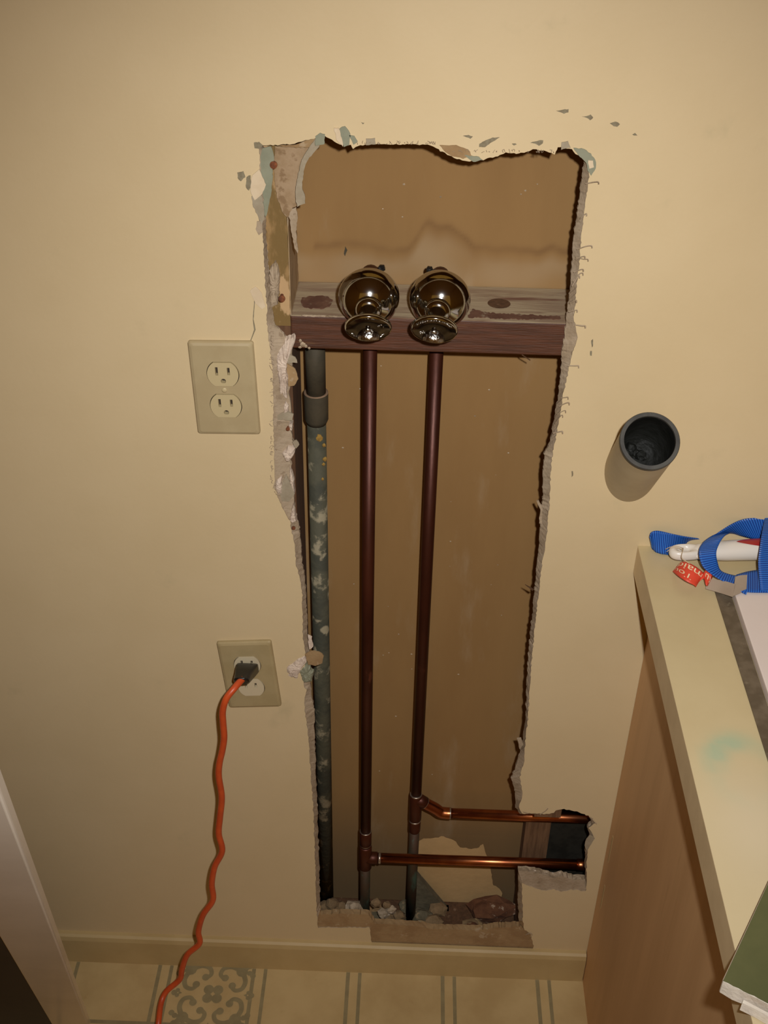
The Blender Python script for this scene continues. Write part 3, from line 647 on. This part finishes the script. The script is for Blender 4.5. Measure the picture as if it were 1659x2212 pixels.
# galvanised pipe
RG = .0112
XG = P(691, 1250, .062).x; YG = .062
gp = thing('galvanised_pipe', 'thick grey-green crusted metal pipe beside the left stud', 'pipe', (XG, YG, .0385))
zk0 = P(686, 915, YG-RG).z; zk1 = P(686, 857, YG-RG).z
obj('lower_pipe', vpipe((XG, YG), .0385, zk0+.002, RG, 24), M_galv, gp, True)
obj('upper_pipe', vpipe((XG, YG), zk1-.004, ZB0-.0002, RG*1.02, 24), M_galvplain, gp, True)
obj('coupling', lathe([(zk0-.006, RG*1.02), (zk0, RG*1.24), (zk1-.001, RG*1.26)], (XG, YG, 0), (0, 0, 1), 28, True, False), M_galvplain, gp, True)
obj('coupling_rim', lathe([(zk1-.001, RG*1.26), (zk1, RG*1.24), (zk1-.0005, RG*1.0)], (XG, YG, 0), (0, 0, 1), 28, False, False), M_rust, gp, True)
M_yel = mat('yellow_crust', lin(.36, .21, .035), lin(.27, .15, .03), rough=.9, scale=200, bump=.6, bscale=300)
for px, py, s in ((690, 946, 1.15), (700, 962, .6), (702, 992, .7), (699, 1003, .5), (697, 1035, .45)):
    me = rock(.0035*s, px, 1, .45, 1.3); o = obj('yellow_crust', me, M_yel, gp); q = P(px, py, YG-RG*.97); o.matrix_parent_inverse = Matrix(); o.location = q-Vector(gp.location)

# ================================================================== CHROME VALVES
def valve(label, px, dx_face, roll, letters):
    zc = 1.1635; x = P(px, 638, .007).x; YV = .0065
    t = thing('water_valve', label, 'valve', (x, .015, zc), 'chrome water valves')
    # copper elbow up through the block, turning forward into the bell
    bm = bmesh.new(); bm.from_mesh(tube(catmull([(x, .055, ZB1+.0003), (x, .055, zc-.006), (x, .0515, zc+.004), (x, .042, zc+.0085), (x, .028, zc+.006), (x, YV+.002, zc+.002)], 6), .0104, 18))
    obj('copper_elbow', frombm(bm), M_copperold, t, True)
    obj('elbow_clip', rock(.0042, px, 1, 1, .9), M_black, t).location = (0.0115*(-1 if dx_face < 0 else 1), .030, .0155)
    t.children[-1].matrix_parent_inverse = Matrix()
    ax = Vector((dx_face, -1, .0)).normalized()
    prof = [(-.002, .0240), (-.004, .0300), (-.0025, .0312)]+[(.0285*math.sin(k*math.pi/2/14), .0318*math.cos(k*math.pi/2/14)) for k in range(12)]+[(.0295, .0085)]
    obj('bell', lathe(prof, (x, YV, zc), ax, 56, True, True), M_chrome, t, True)
    p1 = Vector((x, YV, zc))+ax*.0262
    obj('packing_nut', lathe([(0, .0125), (.001, .0135), (.0065, .0135), (.008, .0115), (.010, .0095)], p1, ax, 6 if False else 36), M_chrome, t, True)
    p2 = p1+ax*.009; a2 = Vector((dx_face*1.2, -1, -.30)).normalized()
    obj('stem', lathe([(0, .0092), (.012, .0088), (.014, .0105), (.018, .0110)], p2, a2, 30), M_chrome, t, True)
    p3 = p2+a2*.017; a3 = Vector((dx_face*.8, -1, -.66)).normalized()
    # round handle: shallow disc with raised rim, beaded lettering ring and a centre screw
    R_ = .0238
    h = obj('handle', lathe([(.0, .010), (.001, R_*.75), (.002, R_*.95), (.0035, R_), (.006, R_), (.0072, R_*.97), (.0076, R_*.93)], p3, a3, 56, True, False), M_chrome, t, True)
    obj('handle_face', lathe([(.0074, R_*.945), (.0067, R_*.88), (.0064, R_*.5), (.0066, .0)], p3, a3, 48, False, False), M_chromedark, h, True)
    obj('screw', lathe([(.006, .0028), (.0090, .0027), (.0098, .0018)], p3, a3, 20), M_chromedull, h, True)
    d, u, v = frame_of(a3)
    bm = bmesh.new()
    def bead(ang, rr, s):
        q = p3+d*.0066+(u*math.cos(ang)+v*math.sin(ang))*rr
        me = rock(s, ang*7, 1, 1, 1); me.transform(Matrix.Translation(q)); bm.from_mesh(me); bpy.data.meshes.remove(me)
    for k in range(26):
        a = letters+(k-12.5)*.085; bead(a, R_*.80+random.uniform(-.0008, .0008), random.uniform(.0006, .0010))
    for k in range(7): bead(letters+math.pi*(.62)+random.uniform(-.17, .17), R_*.55+random.uniform(-.003, .003), random.uniform(.0006, .0010))
    e = obj('embossing', frombm(bm), M_chromedull, h); e['kind'] = 'stuff'
    # outlet below and behind the handle
    pS = p2+a2*.006
    obj('outlet', lathe([(0, .0095), (.016, .0100), (.017, .0118), (.022, .0120), (.024, .0105), (.024, .007), (.012, .006)], pS, Vector((dx_face, -.25, -1)).normalized(), 30, False, False), M_chromedull, t, True)
    return t
valve('left chrome water valve with bell flange above the timber block', 797, .03, 0, math.pi*.5)
valve('right chrome water valve with bell flange above the timber block', 951, -.10, 0, -math.pi*.5)

# ================================================================== OUTLETS
def rrect(w, h, r, n=5):
    out = []
    for cx, cy, a0 in ((w-r, h-r, 0), (-w+r, h-r, 90), (-w+r, -h+r, 180), (w-r, -h+r, 270)):
        for k in range(n+1):
            a = math.radians(a0+90*k/n); out.append((cx+r*math.cos(a), cy+r*math.sin(a)))
    return out
def recshape(s=1.0):
    R_ = .0172*s; hh = .0143*s; a = math.asin(hh/R_); out = []
    n = 12
    for k in range(n+1): t = -a+2*a*k/n; out.append((R_*math.cos(t), R_*math.sin(t)))
    for k in range(n+1): t = math.pi-a+2*a*k/n; out.append((R_*math.cos(t), R_*math.sin(t)))
    return out
def outlet(label, cx, cz, roll, mplate, mrec, ground=True):
    t = thing('wall_outlet', label, 'outlet', (cx, 0, cz)); c, s = math.cos(roll), math.sin(roll)
    def W(q, y): return Vector((cx+c*q[0]-s*q[1], y, cz+s*q[0]+c*q[1]))
    w_, h_ = .035, .05715
    hol = [[(x, y+dz) for x, y in recshape(1.03)] for dz in (.0195, -.0195)]
    # bevelled plate: rim ring + holed face
    bm = bmesh.new()
    rings = [(rrect(w_, h_, .003), -.0002), (rrect(w_, h_, .003), -.003), (rrect(w_-.0012, h_-.0012, .003), -.0050), (rrect(w_-.004, h_-.004, .003), -.0060)]
    RV = [[bm.verts.new(W(q, y)) for q in pts] for pts, y in rings]
    for a_, b_ in zip(RV, RV[1:]):
        for i in range(len(a_)): j = (i+1) % len(a_); bm.faces.new((a_[i], a_[j], b_[j], b_[i]))
    HV = [[bm.verts.new(W(q, -.0060)) for q in l] for l in hol]; HB = [[bm.verts.new(W(q, -.001)) for q in l] for l in hol]
    al = RV[3]+HV[0]+HV[1]
    for tr in tessellate_polygon([[Vector((q[0], q[1], 0)) for q in l] for l in [rings[3][0]]+hol]):
        try: bm.faces.new([al[i] for i in tr])
        except ValueError: pass
    for a_, b_ in zip(HV, HB):
        for i in range(len(a_)): j = (i+1) % len(a_); bm.faces.new((a_[i], a_[j], b_[j], b_[i]))
    obj('cover_plate', frombm(bm), mplate, t)
    obj('screw', lathe([(0, .0030), (.0008, .0029), (.0013, .0018)], W((0, 0), -.0058), (0, -1, 0), 18), mrec, t, True)
    obj('slot_shade_back', prism(rrect(.019, .036, .001), [], lambda q: W(q, -.0010), lambda q: W(q, -.0002)), M_slot, t)  # dark sheet put in as the shade inside the slots and gaps
    for dz in (.0195, -.0195):
        holes = [[(x+sx, y+.0038+dz) for x, y in ((-.0014, -hh), (.0014, -hh), (.0014, hh), (-.0014, hh))] for sx, hh in ((-.0064, .0050), (.0064, .0044))]
        if ground: holes.append([(.0029*math.cos(a), dz-.0080+max(-.0024, .0029*math.sin(a))) for a in [2*math.pi*k/14 for k in range(14)]])
        obj('receptacle', prism([(x, y+dz) for x, y in recshape(.985)], holes, lambda q: W(q, -.0072), lambda q: W(q, -.0012)), mrec, t)
    return t, W
outlet('upper beige duplex outlet with nothing plugged in', -.2008, 1.0550, .0225, M_plate, M_ivory)
o2, W2 = outlet('lower scuffed duplex outlet with the orange cord plugged in', -.1954, .6332, .0826, M_plate2, M_ivory2, False)

# ================================================================== EXTENSION CORD
ec = thing('extension_cord', 'orange wavy extension cord hanging from the lower outlet to the floor', 'cord', P(535, 1440, -.006))
A = W2((.001, .0175), -.0074); B = P(521, 1473, -.050)
bm = bmesh.new(); axd = (B-A); up = Vector((0, 0, 1)); rt = Vector((1, 0, 0))
secs = [(0, .0135, .0115, .25), (.12, .0140, .0122, .25), (.40, .0125, .0125, .35), (.62, .0112, .0118, .45), (.80, .0106, .0110, .6), (.95, .0100, .0104, .8), (1.0, .0085, .0085, 1)]
rings = []
for t_, ww, hh, ex in secs:
    rv = []
    for k in range(28):
        a = 2*math.pi*k/28; ca, sa = math.cos(a), math.sin(a)
        rv.append(bm.verts.new(A+axd*t_+rt*ww*math.copysign(abs(ca)**ex, ca)+(up*.9+Vector((0, -.35, 0)))*hh*math.copysign(abs(sa)**ex, sa)))
    rings.append(rv)
for a_, b_ in zip(rings, rings[1:]):
    for i in range(28): j = (i+1) % 28; bm.faces.new((a_[i], a_[j], b_[j], b_[i]))
bm.faces.new(rings[0]); bm.faces.new(rings[-1])
pl = obj('plug', frombm(bm), M_black, ec, False)
bv = pl.modifiers.new('bevel', 'BEVEL'); bv.width = .0012; bv.segments = 2; bv.limit_method = 'ANGLE'
CP = [(524,1466,-.048),(506,1487,-.064),(489,1509,-.072),(481,1536,-.074),(482,1563,-.074),(484,1593,-.074),(480,1622,-.074),(474,1649,-.074),(472.5,1677,-.074),(479,1722,-.074),(475,1767,-.074),(472.5,1801,-.074),
      (480,1838,-.075),(464,1872,-.076),(457.5,1909,-.077),(460,1944,-.078),(439,1976,-.079),(428.5,2012,-.080),(431,2038,-.081),(405,2062,-.082),(393,2094,-.084),(388,2116,-.086),(360,2141,-.094),(348,2167,-.108),(342,2212,-.140)]
pts = [P(x, y, Y) for x, y, Y in CP]
e = pts[-1]; pts += [Vector((e.x-.004, e.y-.03, .012)), Vector((e.x-.004, e.y-.08, .0048)), Vector((e.x+.03, e.y-.16, .0046)), Vector((e.x-.02, e.y-.26, .0046)), Vector((e.x+.05, e.y-.40, .0046))]
obj('cable', tube(catmull(pts, 6), .0043, 14), M_cord, ec, True)

# ================================================================== DRAIN PIPE
EB = P(1365, 1013, 0.0); EE = P(1404, 952, -.080); ad = (EE-EB).normalized(); Ld = (EE-EB).length; RD = .0305
dr = thing('drain_stub', 'open drain pipe stub with dark rim sticking out of the wall', 'pipe', EB)
obj('painted_body', lathe([(-.034, RD), (Ld-.006, RD)], EB, ad, 56, False, False), M_piperpaint, dr, True)
obj('rim', lathe([(Ld-.006, RD), (Ld-.0055, RD*1.012), (Ld-.001, RD*1.012), (Ld, RD*.99), (Ld, RD*.865), (Ld-.002, RD*.85)], EB, ad, 56, False, False), M_abs, dr, False)
obj('bore', lathe([(Ld-.002, RD*.85), (.036, RD*.85), (.0355, .0)], EB, ad, 48, False, False), M_absin, dr, True)  # bore is capped short; near-black colour stands in for the missing depth
for k in range(7):
    a = random.uniform(3.5, 6.0); d_, u_, v_ = frame_of(ad); q = EB+ad*random.uniform(.036, .040)+(u_*math.cos(a)+v_*math.sin(a))*RD*random.uniform(.2, .62)
    o = obj('lint_clump', rock(random.uniform(.004, .007), k, 1, 1, 1), M_absin, dr); o.matrix_parent_inverse = Matrix(); o.location = q-EB

# ================================================================== CABINET AND COUNTER
KX, KZ = .2744, .859
cb = thing('base_cabinet', 'brown veneered base cabinet under the cream countertop', 'cabinet', (.75, -.3, 0))
XP = .3060
obj('side_panel', boxmesh(XP, XP+.018, -.592, -.001, 0, KZ-.0405), M_cab, cb)
obj('face_frame', boxmesh(XP, 1.30, -.612, -.593, .09, KZ-.0405), M_cab, cb)
obj('far_side_panel', boxmesh(1.28, 1.298, -.592, -.001, 0, KZ-.0405), M_cab, cb)
obj('bottom_board', boxmesh(XP+.019, 1.279, -.592, -.02, .09, .105), M_cab, cb)
for (px, py, l_) in ((1319, 1835, .055), (1302, 1937, .05)):
    d = _ray(px, py); p = CAM+d*((XP-CAM.x)/d.x)
    o = obj('veneer_chip', boxmesh(XP-.0004, XP, p.y-.0022, p.y+.0022, p.z-l_/2, p.z+l_/2), M_base, cb)
ct = thing('countertop', 'cream laminate countertop with beige edge strip and green paint smear', 'countertop', (.7, -.31, KZ-.04))
# top with smear attributes
nx, ny = 60, 120
V = []; F = []
for i in range(nx+1):
    for k in range(ny+1): V.append((KX+(.66-KX)*i/nx, -.635*k/ny, KZ))
for i in range(nx):
    for k in range(ny): a = i*(ny+1)+k; F.append((a, a+ny+1, a+ny+2, a+1))
n0 = len(V)
V += [(.66, 0, KZ), (1.32, 0, KZ), (1.32, -.635, KZ), (.66, -.635, KZ)]; F.append((n0, n0+3, n0+2, n0+1))
me = pymesh(V, F); ag = me.attributes.new('green', 'FLOAT', 'POINT'); ap = me.attributes.new('pale', 'FLOAT', 'POINT')
c0 = PZ(1612, 1668, KZ)
for i, v in enumerate(me.vertices):
    dx, dy = (v.co.x-c0.x), (v.co.y-c0.y); r = math.hypot(dx/.036, dy/.046); ang = math.atan2(dy, dx)
    wob = noise.noise(Vector((v.co.x*60, v.co.y*60, 0)))
    rg = math.exp(-((r-.85+.15*wob)/.26)**2)*(1.05*math.exp(-((ang-2.2)/.85)**2)+.30)*(.75+.5*wob)
    ag.data[i].value = max(0, min(.8, rg))*.72
    ap.data[i].value = max(0, min(1, .7*math.exp(-((dx-.0)/.05)**2-((dy+.06)/.07)**2)+.3*sm(-.3, -.6, v.co.y)))
obj('top', me, M_counter, ct)
obj('edge_strip', boxmesh(KX, KX+.020, -.635, -.0005, KZ-.040, KZ-.0002, .0008), M_lip, ct)
obj('front_edge', boxmesh(KX+.0205, 1.32, -.635, -.615, KZ-.040, KZ-.0002), M_lip, ct)
obj('substrate', boxmesh(KX+.0205, 1.32, -.6145, -.0005, KZ-.0395, KZ-.0004), M_under, ct)
obj('lip_gap_shade', boxmesh(KX+.0195, XP-.0005, -.61, -.001, KZ-.050, KZ-.0405), M_under, ct)  # dark strip painted in as the shade between lip and side panel

# things on the counter
ms = obj('metal_strip', boxmesh(.3480, .3650, -.44, -.070, KZ+.0002, KZ+.0022, .0006), M_strip); tag(ms, 'dull grey metal strip lying along the countertop beside white panel', 'metal strip')
wp = obj('white_panel', boxmesh(.3656, .62, -.42, -.072, KZ+.0002, KZ+.0105, .0012), M_whitepanel); tag(wp, 'smooth white panel lying flat on the countertop at the right edge', 'panel')

# green moisture board
ZG = KZ+.0006
c_ = PZ(1562, 2119, KZ+.0165); e1 = PZ(1659, 1910, KZ+.0165)-c_; e1.z = 0; e1.normalize(); e2 = Vector((e1.y, -e1.x, 0))
gb = thing('green_drywall', 'green moisture-resistant drywall offcut lying over the counter corner', 'drywall piece', c_-Vector((0, 0, .0159)))
def GB(a, b, z): return c_+e1*a+e2*b+Vector((0, 0, z))
out = [(0, 0)]+[(0, b) for b in (.06, .12, .2, .30)]+[(.45, .30), (.45, 0)]
obj('gypsum_core', prism([(random.uniform(0, .0006), b) for b in [k*.01 for k in range(31)]]+[(.125, .30), (.125, 0.0006)], [], lambda q: GB(q[0], q[1], -.0006), lambda q: GB(q[0]+random.uniform(-.001, .002), q[1], -.0152)), M_gypedge, gb)
obj('green_face', prism([(.0004+random.uniform(0, .0012), b) for b in [k*.004 for k in range(76)]]+[(.125, .30), (.125, -.0003)], [], lambda q: GB(q[0], q[1], 0), lambda q: GB(q[0], q[1], -.0006)), M_green, gb)
obj('edge_paper', prism([(0.001, -.0001), (.125, -.0001), (.125, -.0006), (0.001, -.0006)], [], lambda q: GB(q[0], q[1], -.0002), lambda q: GB(q[0], q[1], -.0152)), M_card, gb)
# second broken offcut under its near edge
lo = thing('gypsum_offcut', 'ragged white gypsum offcut under the green drywall piece', 'drywall piece', GB(-.006, .03, -.0159))
poly = [(-.004+.002*math.sin(k*1.7)-random.uniform(0, .002), .018+k*.012) for k in range(20)]
obj('gypsum_core', prism(poly+[(-.0015, .246), (-.0015, .018)], [], lambda q: GB(q[0], q[1], -.0070), lambda q: GB(q[0]-.001, q[1], -.0153)), M_gypedge, lo)

# brush with white handle
hb_ = PZ(1446, 1194, KZ+.016); hd = (PZ(1659, 1186, KZ+.019)-hb_).normalized(); hs = Vector((hd.y, -hd.x, 0)).normalized(); hu = hs.cross(hd); hu = hu if hu.z > 0 else -hu
br = thing('scrub_brush', 'white plastic brush handle with a hole and red inlay', 'brush', hb_-Vector((0, 0, .012)))
def HB_(u, v, w_): return hb_+hd*u+hs*v+hu*w_
# rounded end with the hanging hole: a soft ring around the eye
bm = bmesh.new(); NT, NP = 48, 14; g = []
for i in range(NT):
    th_ = 2*math.pi*i/NT; c2, s2 = math.cos(th_), math.sin(th_)
    inn = Vector((.0160+.0066*c2, .0044*s2)); ex = .0165 if c2 < 0 else .026
    outp = Vector((.0160+ex*math.copysign(abs(c2)**(.95 if c2 < 0 else .7), c2), .0106*math.copysign(abs(s2)**.8, s2)))
    row = []
    for j in range(NP):
        ph = 2*math.pi*j/NP; t_ = .5+.5*math.cos(ph); q = inn.lerp(outp, t_); row.append(bm.verts.new(HB_(q.x, q.y, .0058*math.copysign(abs(math.sin(ph))**.8, math.sin(ph)))))
    g.append(row)
for i in range(NT):
    for j in range(NP): bm.faces.new((g[i][j], g[(i+1) % NT][j], g[(i+1) % NT][(j+1) % NP], g[i][(j+1) % NP]))
obj('handle_end', frombm(bm), M_handle, br, True)
bm = bmesh.new(); rings = []
hp = [(.0265, .0092, .0046), (.029, .0104, .0057), (.034, .0112, .0075), (.045, .0118, .0098), (.065, .0124, .0115), (.10, .0130, .0122), (.16, .0130, .0122), (.19, .0125, .012)]
for u, a_, b_ in hp: rings.append([bm.verts.new(HB_(u, a_*math.cos(2*math.pi*k/36), b_*math.sin(2*math.pi*k/36))) for k in range(36)])
for a_, b_ in zip(rings, rings[1:]):
    for i in range(36): j = (i+1) % 36; bm.faces.new((a_[i], a_[j], b_[j], b_[i]))
bm.faces.new(rings[0]); bm.faces.new(rings[-1]); obj('handle', frombm(bm), M_handle, br, True)
bm = bmesh.new(); n = 26; u0, u1 = .0755, .1300
def inl(u, an): return HB_(u, (.0129)*math.cos(an)*1.0+0, .01235*math.sin(an)+.0002)
L_ = []; R_ = []
for k in range(n+1):
    t_ = k/n; u = u0+(u1-u0)*t_; hw = .80*(math.sin(math.pi*min(1, t_*.5+.0))**.75)
    row = [bm.verts.new(inl(u, math.pi/2+hw*(j/6-1))) for j in range(13)]
    L_.append(row)
for a_, b_ in zip(L_, L_[1:]):
    for j in range(12): bm.faces.new((a_[j], a_[j+1], b_[j+1], b_[j]))
obj('red_inlay', frombm(bm), M_red, br, True)

# ribbons (strap, tag, card) from two edges measured at known heights
def ribbon(rows, th, n=8, flip=False):
    """rows: (edgeA px,py,z, edgeB px,py,z) -> solid band; returns mesh and a mapping (s,t)->point"""
    A_ = catmull([PZ(r[0], r[1], KZ+r[2]) for r in rows], n); B_ = catmull([PZ(r[3], r[4], KZ+r[5]) for r in rows], n)
    m_ = len(A_); NW = 8; V = []; F = []; rib = []; dist = 0
    for i in range(m_):
        if i: dist += ((A_[i]-A_[i-1]).length+(B_[i]-B_[i-1]).length)/2
        t = (A_[min(i+1, m_-1)]-A_[max(i-1, 0)]+B_[min(i+1, m_-1)]-B_[max(i-1, 0)]).normalized()
        nn = t.cross(B_[i]-A_[i])
        nn = nn.normalized() if nn.length > 1e-9 else Vector((0, 0, 1))
        for s_ in (0, 1):
            for j in range(NW+1): V.append(A_[i].lerp(B_[i], j/NW)+nn*(th/2 if s_ else -th/2)); rib.append(dist)
    W_ = 2*(NW+1)
    for i in range(m_-1):
        a = i*W_; b = a+W_
        for j in range(NW): F += [(a+j, a+j+1, b+j+1, b+j), (a+NW+1+j, b+NW+1+j, b+NW+2+j, a+NW+2+j)]
        F += [(a, b, b+NW+1, a+NW+1), (a+NW, a+2*NW+1, b+2*NW+1, b+NW)]
    for a in (0, (m_-1)*W_): F.append(tuple(a+j for j in range(NW+1))+tuple(a+NW+1+j for j in range(NW, -1, -1)))
    me = pymesh(V, F); at = me.attributes.new('rib', 'FLOAT', 'POINT')
    for i, r in enumerate(rib): at.data[i].value = r
    def mp(s, t, off=0.0):
        x = s*(m_-1); i = min(int(x), m_-2); f = x-i
        a = A_[i].lerp(A_[i+1], f); b = B_[i].lerp(B_[i+1], f); tt = (A_[i+1]-A_[i]+B_[i+1]-B_[i]).normalized(); nn = tt.cross(b-a).normalized()
        if nn.z < 0: nn = -nn
        return a.lerp(b, t)+nn*off
    return me, mp
stp = thing('blue_strap', 'blue ribbed webbing strap looped around the brush handle', 'strap', PZ(1560, 1230, KZ))
me, _ = ribbon([(1520,1165,.010,1518,1170,.004),(1490,1161,.018,1492,1172,.003),(1460,1155,.024,1464,1186,.002),(1435,1149,.027,1440,1197,.002),(1418,1146.5,.027,1420,1194,.0015),(1407,1150,.026,1412,1189,.001),(1404,1160,.024,1409,1186,.001)], .0012)
obj('tail_loop', me, M_web, stp, True)
me, _ = ribbon([(1512,1209,.001,1512,1182,.001),(1470,1204,.0012,1472,1176,.0012),(1425,1194,.002,1428,1166,.003)], .0012)
obj('tail_underside', me, M_web, stp, True)
me, _ = ribbon([(1612,1284,.012,1625,1250,.012),(1588,1272,.013,1600,1246,.013),(1565,1257,.014,1572,1240,.015),(1541,1243,.018,1556,1232,.018),(1519,1225,.024,1550,1216,.026),(1510,1200,.034,1547,1196,.036),(1512,1182,.037,1553,1176,.040),(1526,1166,.038,1566,1156,.043),(1553,1150,.040,1580,1152,.024),(1580,1133,.042,1602,1158,.020),(1605,1122,.044,1628,1164,.020),(1635,1118,.045,1648,1165,.020),(1662,1119,.045,1668,1165,.020),(1690,1124,.044,1690,1168,.020)], .0014)
obj('loop', me, M_web, stp, True)
me, _ = ribbon([(1652,1120,.047,1700,1118,.046),(1646,1150,.048,1700,1148,.047),(1641,1185,.042,1700,1180,.040),(1638,1215,.034,1700,1212,.030),(1640,1245,.024,1700,1245,.020),(1642,1276,.013,1700,1278,.013)], .0014)
obj('cross_band', me, M_web, stp, True)
me, _ = ribbon([(1590,1242,.0125,1590,1274,.0125),(1620,1234,.0125,1620,1279,.0125),(1660,1230,.0125,1660,1280,.0125),(1700,1230,.0125,1700,1282,.0125)], .0012)
obj('lower_band', me, M_web, stp, True)

# red curled tag with upside-down lettering
rows = [(1467,1218,.010,1453,1235,.002),(1472,1214,.017,1457,1238,.007),(1482,1214,.021,1466,1245,.012),(1494,1219,.022,1478,1253,.014),(1506,1226,.021,1489,1259,.013),(1517,1235,.017,1499,1264,.010),(1520,1240,.013,1503,1268,.006)]
tg = thing('hang_tag', 'red curled paper tag with cream lettering tied to the brush', 'tag', PZ(1490, 1245, KZ))
me, mp1 = ribbon(rows, .0005); obj('tag_card', me, M_tag, tg, True)
rows2 = [(1518,1240,.012,1508,1258,.008),(1524,1232,.018,1520,1250,.012),(1532,1232,.020,1524,1262,.012),(1538,1240,.018,1527,1266,.010),(1539,1247,.013,1530,1264,.006)]
me, mp2 = ribbon(rows2, .0005); obj('tag_card', me, M_tag, tg, True)
def lettering(txt, mp, s0, s1, t0, t1, parent):
    cu = bpy.data.curves.new('txt', 'FONT'); cu.body = txt; cu.size = 1; to = bpy.data.objects.new('txt', cu); C.objects.link(to)
    bpy.context.view_layer.update(); me = bpy.data.meshes.new_from_object(to.evaluated_get(bpy.context.evaluated_depsgraph_get()))
    bpy.data.objects.remove(to); bpy.data.curves.remove(cu)
    xs = [v.co.x for v in me.vertices]; x0, x1 = min(xs), max(xs); y0, y1 = 0, .72
    for v in me.vertices:
        a = (v.co.x-x0)/(x1-x0); b = (v.co.y-y0)/(y1-y0); v.co = mp(max(0, min(.999, s0+(s1-s0)*a)), t0+(t1-t0)*b, .0006)
    return obj('lettering', me, M_tagtext, parent)
lettering('maid', mp1, .90, .13, .10, .46, tg)
lettering('Tou', mp1, .66, .10, .56, .86, tg)
lettering('Ru', mp2, .95, .35, .30, .80, tg)
tie = obj('tag_tie', tube(catmull([HB_(.012, .004, .007), HB_(.016, -.002, .004), PZ(1472, 1204, KZ+.024), PZ(1483, 1213, KZ+.024), PZ(1490, 1218, KZ+.0215)], 5), .0005, 6), M_twine, tg)
for dy in (-.003, .002):
    obj('tag_tie', tube(catmull([HB_(-.004, dy, .003), HB_(.002, dy*.5, .0075), HB_(.010, dy*.6, .0068), HB_(.015, dy, .004)], 5), .00035, 6), M_twine, tg)
# folded grey-brown card under the strap
cdt = thing('folded_card', 'grey-brown folded cardboard piece tucked under the blue strap', 'card', PZ(1575, 1275, KZ))
me, _ = ribbon([(1528,1250,.011,1524,1272,.004),(1560,1254,.014,1552,1280,.0045),(1588,1262,.0175,1583,1290,.0115)], .0008); obj('flat_leaf', me, M_card, cdt)
me, _ = ribbon([(1588,1246,.0195,1583,1288,.0120),(1600,1243,.0200,1598,1282,.0120),(1614,1242,.0195,1612,1274,.0125)], .0008); obj('upright_leaf', me, M_card, cdt)

# ================================================================== LEANING PANEL (lower left)
lv = Vector((-.20, .475, -1.06)).normalized()
A0 = PZ(190, 2212, .06); A1 = PZ(110, 2212, .062)
lp = thing('leaning_panel', 'dark panel with glossy white edge trim leaning in the lower left corner', 'panel', A0+lv*(A0.z/-lv.z))
f0 = A0+lv*((A0.z-.004)/-lv.z); wv = (A1-A0); wv = wv-lv*wv.dot(lv); nv = lv.cross(wv).normalized(); nv = nv if nv.y < 0 else -nv
wd = wv.length; wv.normalize()
def LP(a, b, c): return f0-lv*a+wv*b+nv*c
def slab(b0, b1, c0, c1, a0, a1, bev):
    bm = bmesh.new(); vs = [bm.verts.new(LP(a, b, c)) for a in (a0, a1) for b in (b0, b1) for c in (c0, c1)]
    for q in ((0, 1, 3, 2), (4, 6, 7, 5), (0, 4, 5, 1), (2, 3, 7, 6), (0, 2, 6, 4), (1, 5, 7, 3)): bm.faces.new([vs[i] for i in q])
    if bev: bmesh.ops.bevel(bm, geom=bm.edges[:], offset=bev, segments=3, affect='EDGES')
    return frombm(bm)
obj('white_trim', slab(0, wd*1.0, -.012, 0, 0, 1.30, .002), M_leanwhite, lp)
obj('dark_board', slab(wd+.0003, wd+.20, -.012, -.002, .0, 1.30, 0), M_leandark, lp)

# ================================================================== RUBBLE AT THE FOOT OF THE CAVITY
def dropped(name, label, cat, me, x, y, z, m_, group=None):
    o = obj(name, me, m_); o.location = (x, y, z); o['label'] = label; o['category'] = cat
    if group: o['group'] = group
    return o
for px, py, r in ((703,1958,.010),(718,1953,.011),(736,1958,.008),(765,1958,.012),(812,1950,.008),(828,1972,.009),(846,1965,.007),(842,1984,.010),(862,1978,.009),(752,1966,.008),(835,1955,.006)):
    p = P(px, py, .040); me = rock(r, px, 1.1, 1, .8); zmin = min(v.co.z for v in me.vertices)
    dropped('plaster_chunk', 'small pale plaster chunk in the rubble at the foot of the opening', 'rubble', me, p.x, .040, max(.038-zmin, p.z), M_gyp if px % 3 == 0 else M_rubble, 'plaster rubble in the opening')
for k in range(26):
    r = random.uniform(.007, .014); x = random.uniform(SXL+.03, .15); me = rock(r, k+40, 1.2, 1, .8); zmin = min(v.co.z for v in me.vertices)
    dropped('plaster_chunk', 'small grey-brown rubble chunk on the sill plate inside the opening', 'rubble', me, x, random.uniform(.030, .085), .0375-zmin, (M_mortar, M_rubble, M_tornbrown)[k % 3], 'grey rubble in the opening')
me = rock(.034, 5, 1.2, .6, .62); p = P(1062, 1976, .066); zmin = min(v.co.z for v in me.vertices)
dropped('brick_lump', 'large red-brown brick lump at the lower right of the opening', 'rubble', me, p.x, .074, .0378-zmin*.98, M_brick)
for px, py, r in ((1022, 1990, .012), (1090, 1985, .011)):
    me = rock(r, px); zmin = min(v.co.z for v in me.vertices); p = P(px, py, .05)
    dropped('brick_lump', 'small red-brown brick fragment beside the large brick lump', 'rubble', me, p.x, .040, .038-zmin, M_brick, 'small brick fragments')
# leaning grey mortar shard left of the torn plaster
pl_ = [P(x, y, .088) for x, y in ((893,1878),(962,1996),(966,2004),(888,2004),(888,1880))]
out = [(p.x, max(p.z, .0385)) for p in pl_]
sh = obj('mortar_shard', prism(out, [], lambda q: Vector((q[0], .082, q[1])), lambda q: Vector((q[0], .094, q[1]))), M_mortar); tag(sh, 'dark grey triangular mortar shard behind the right copper riser', 'rubble')
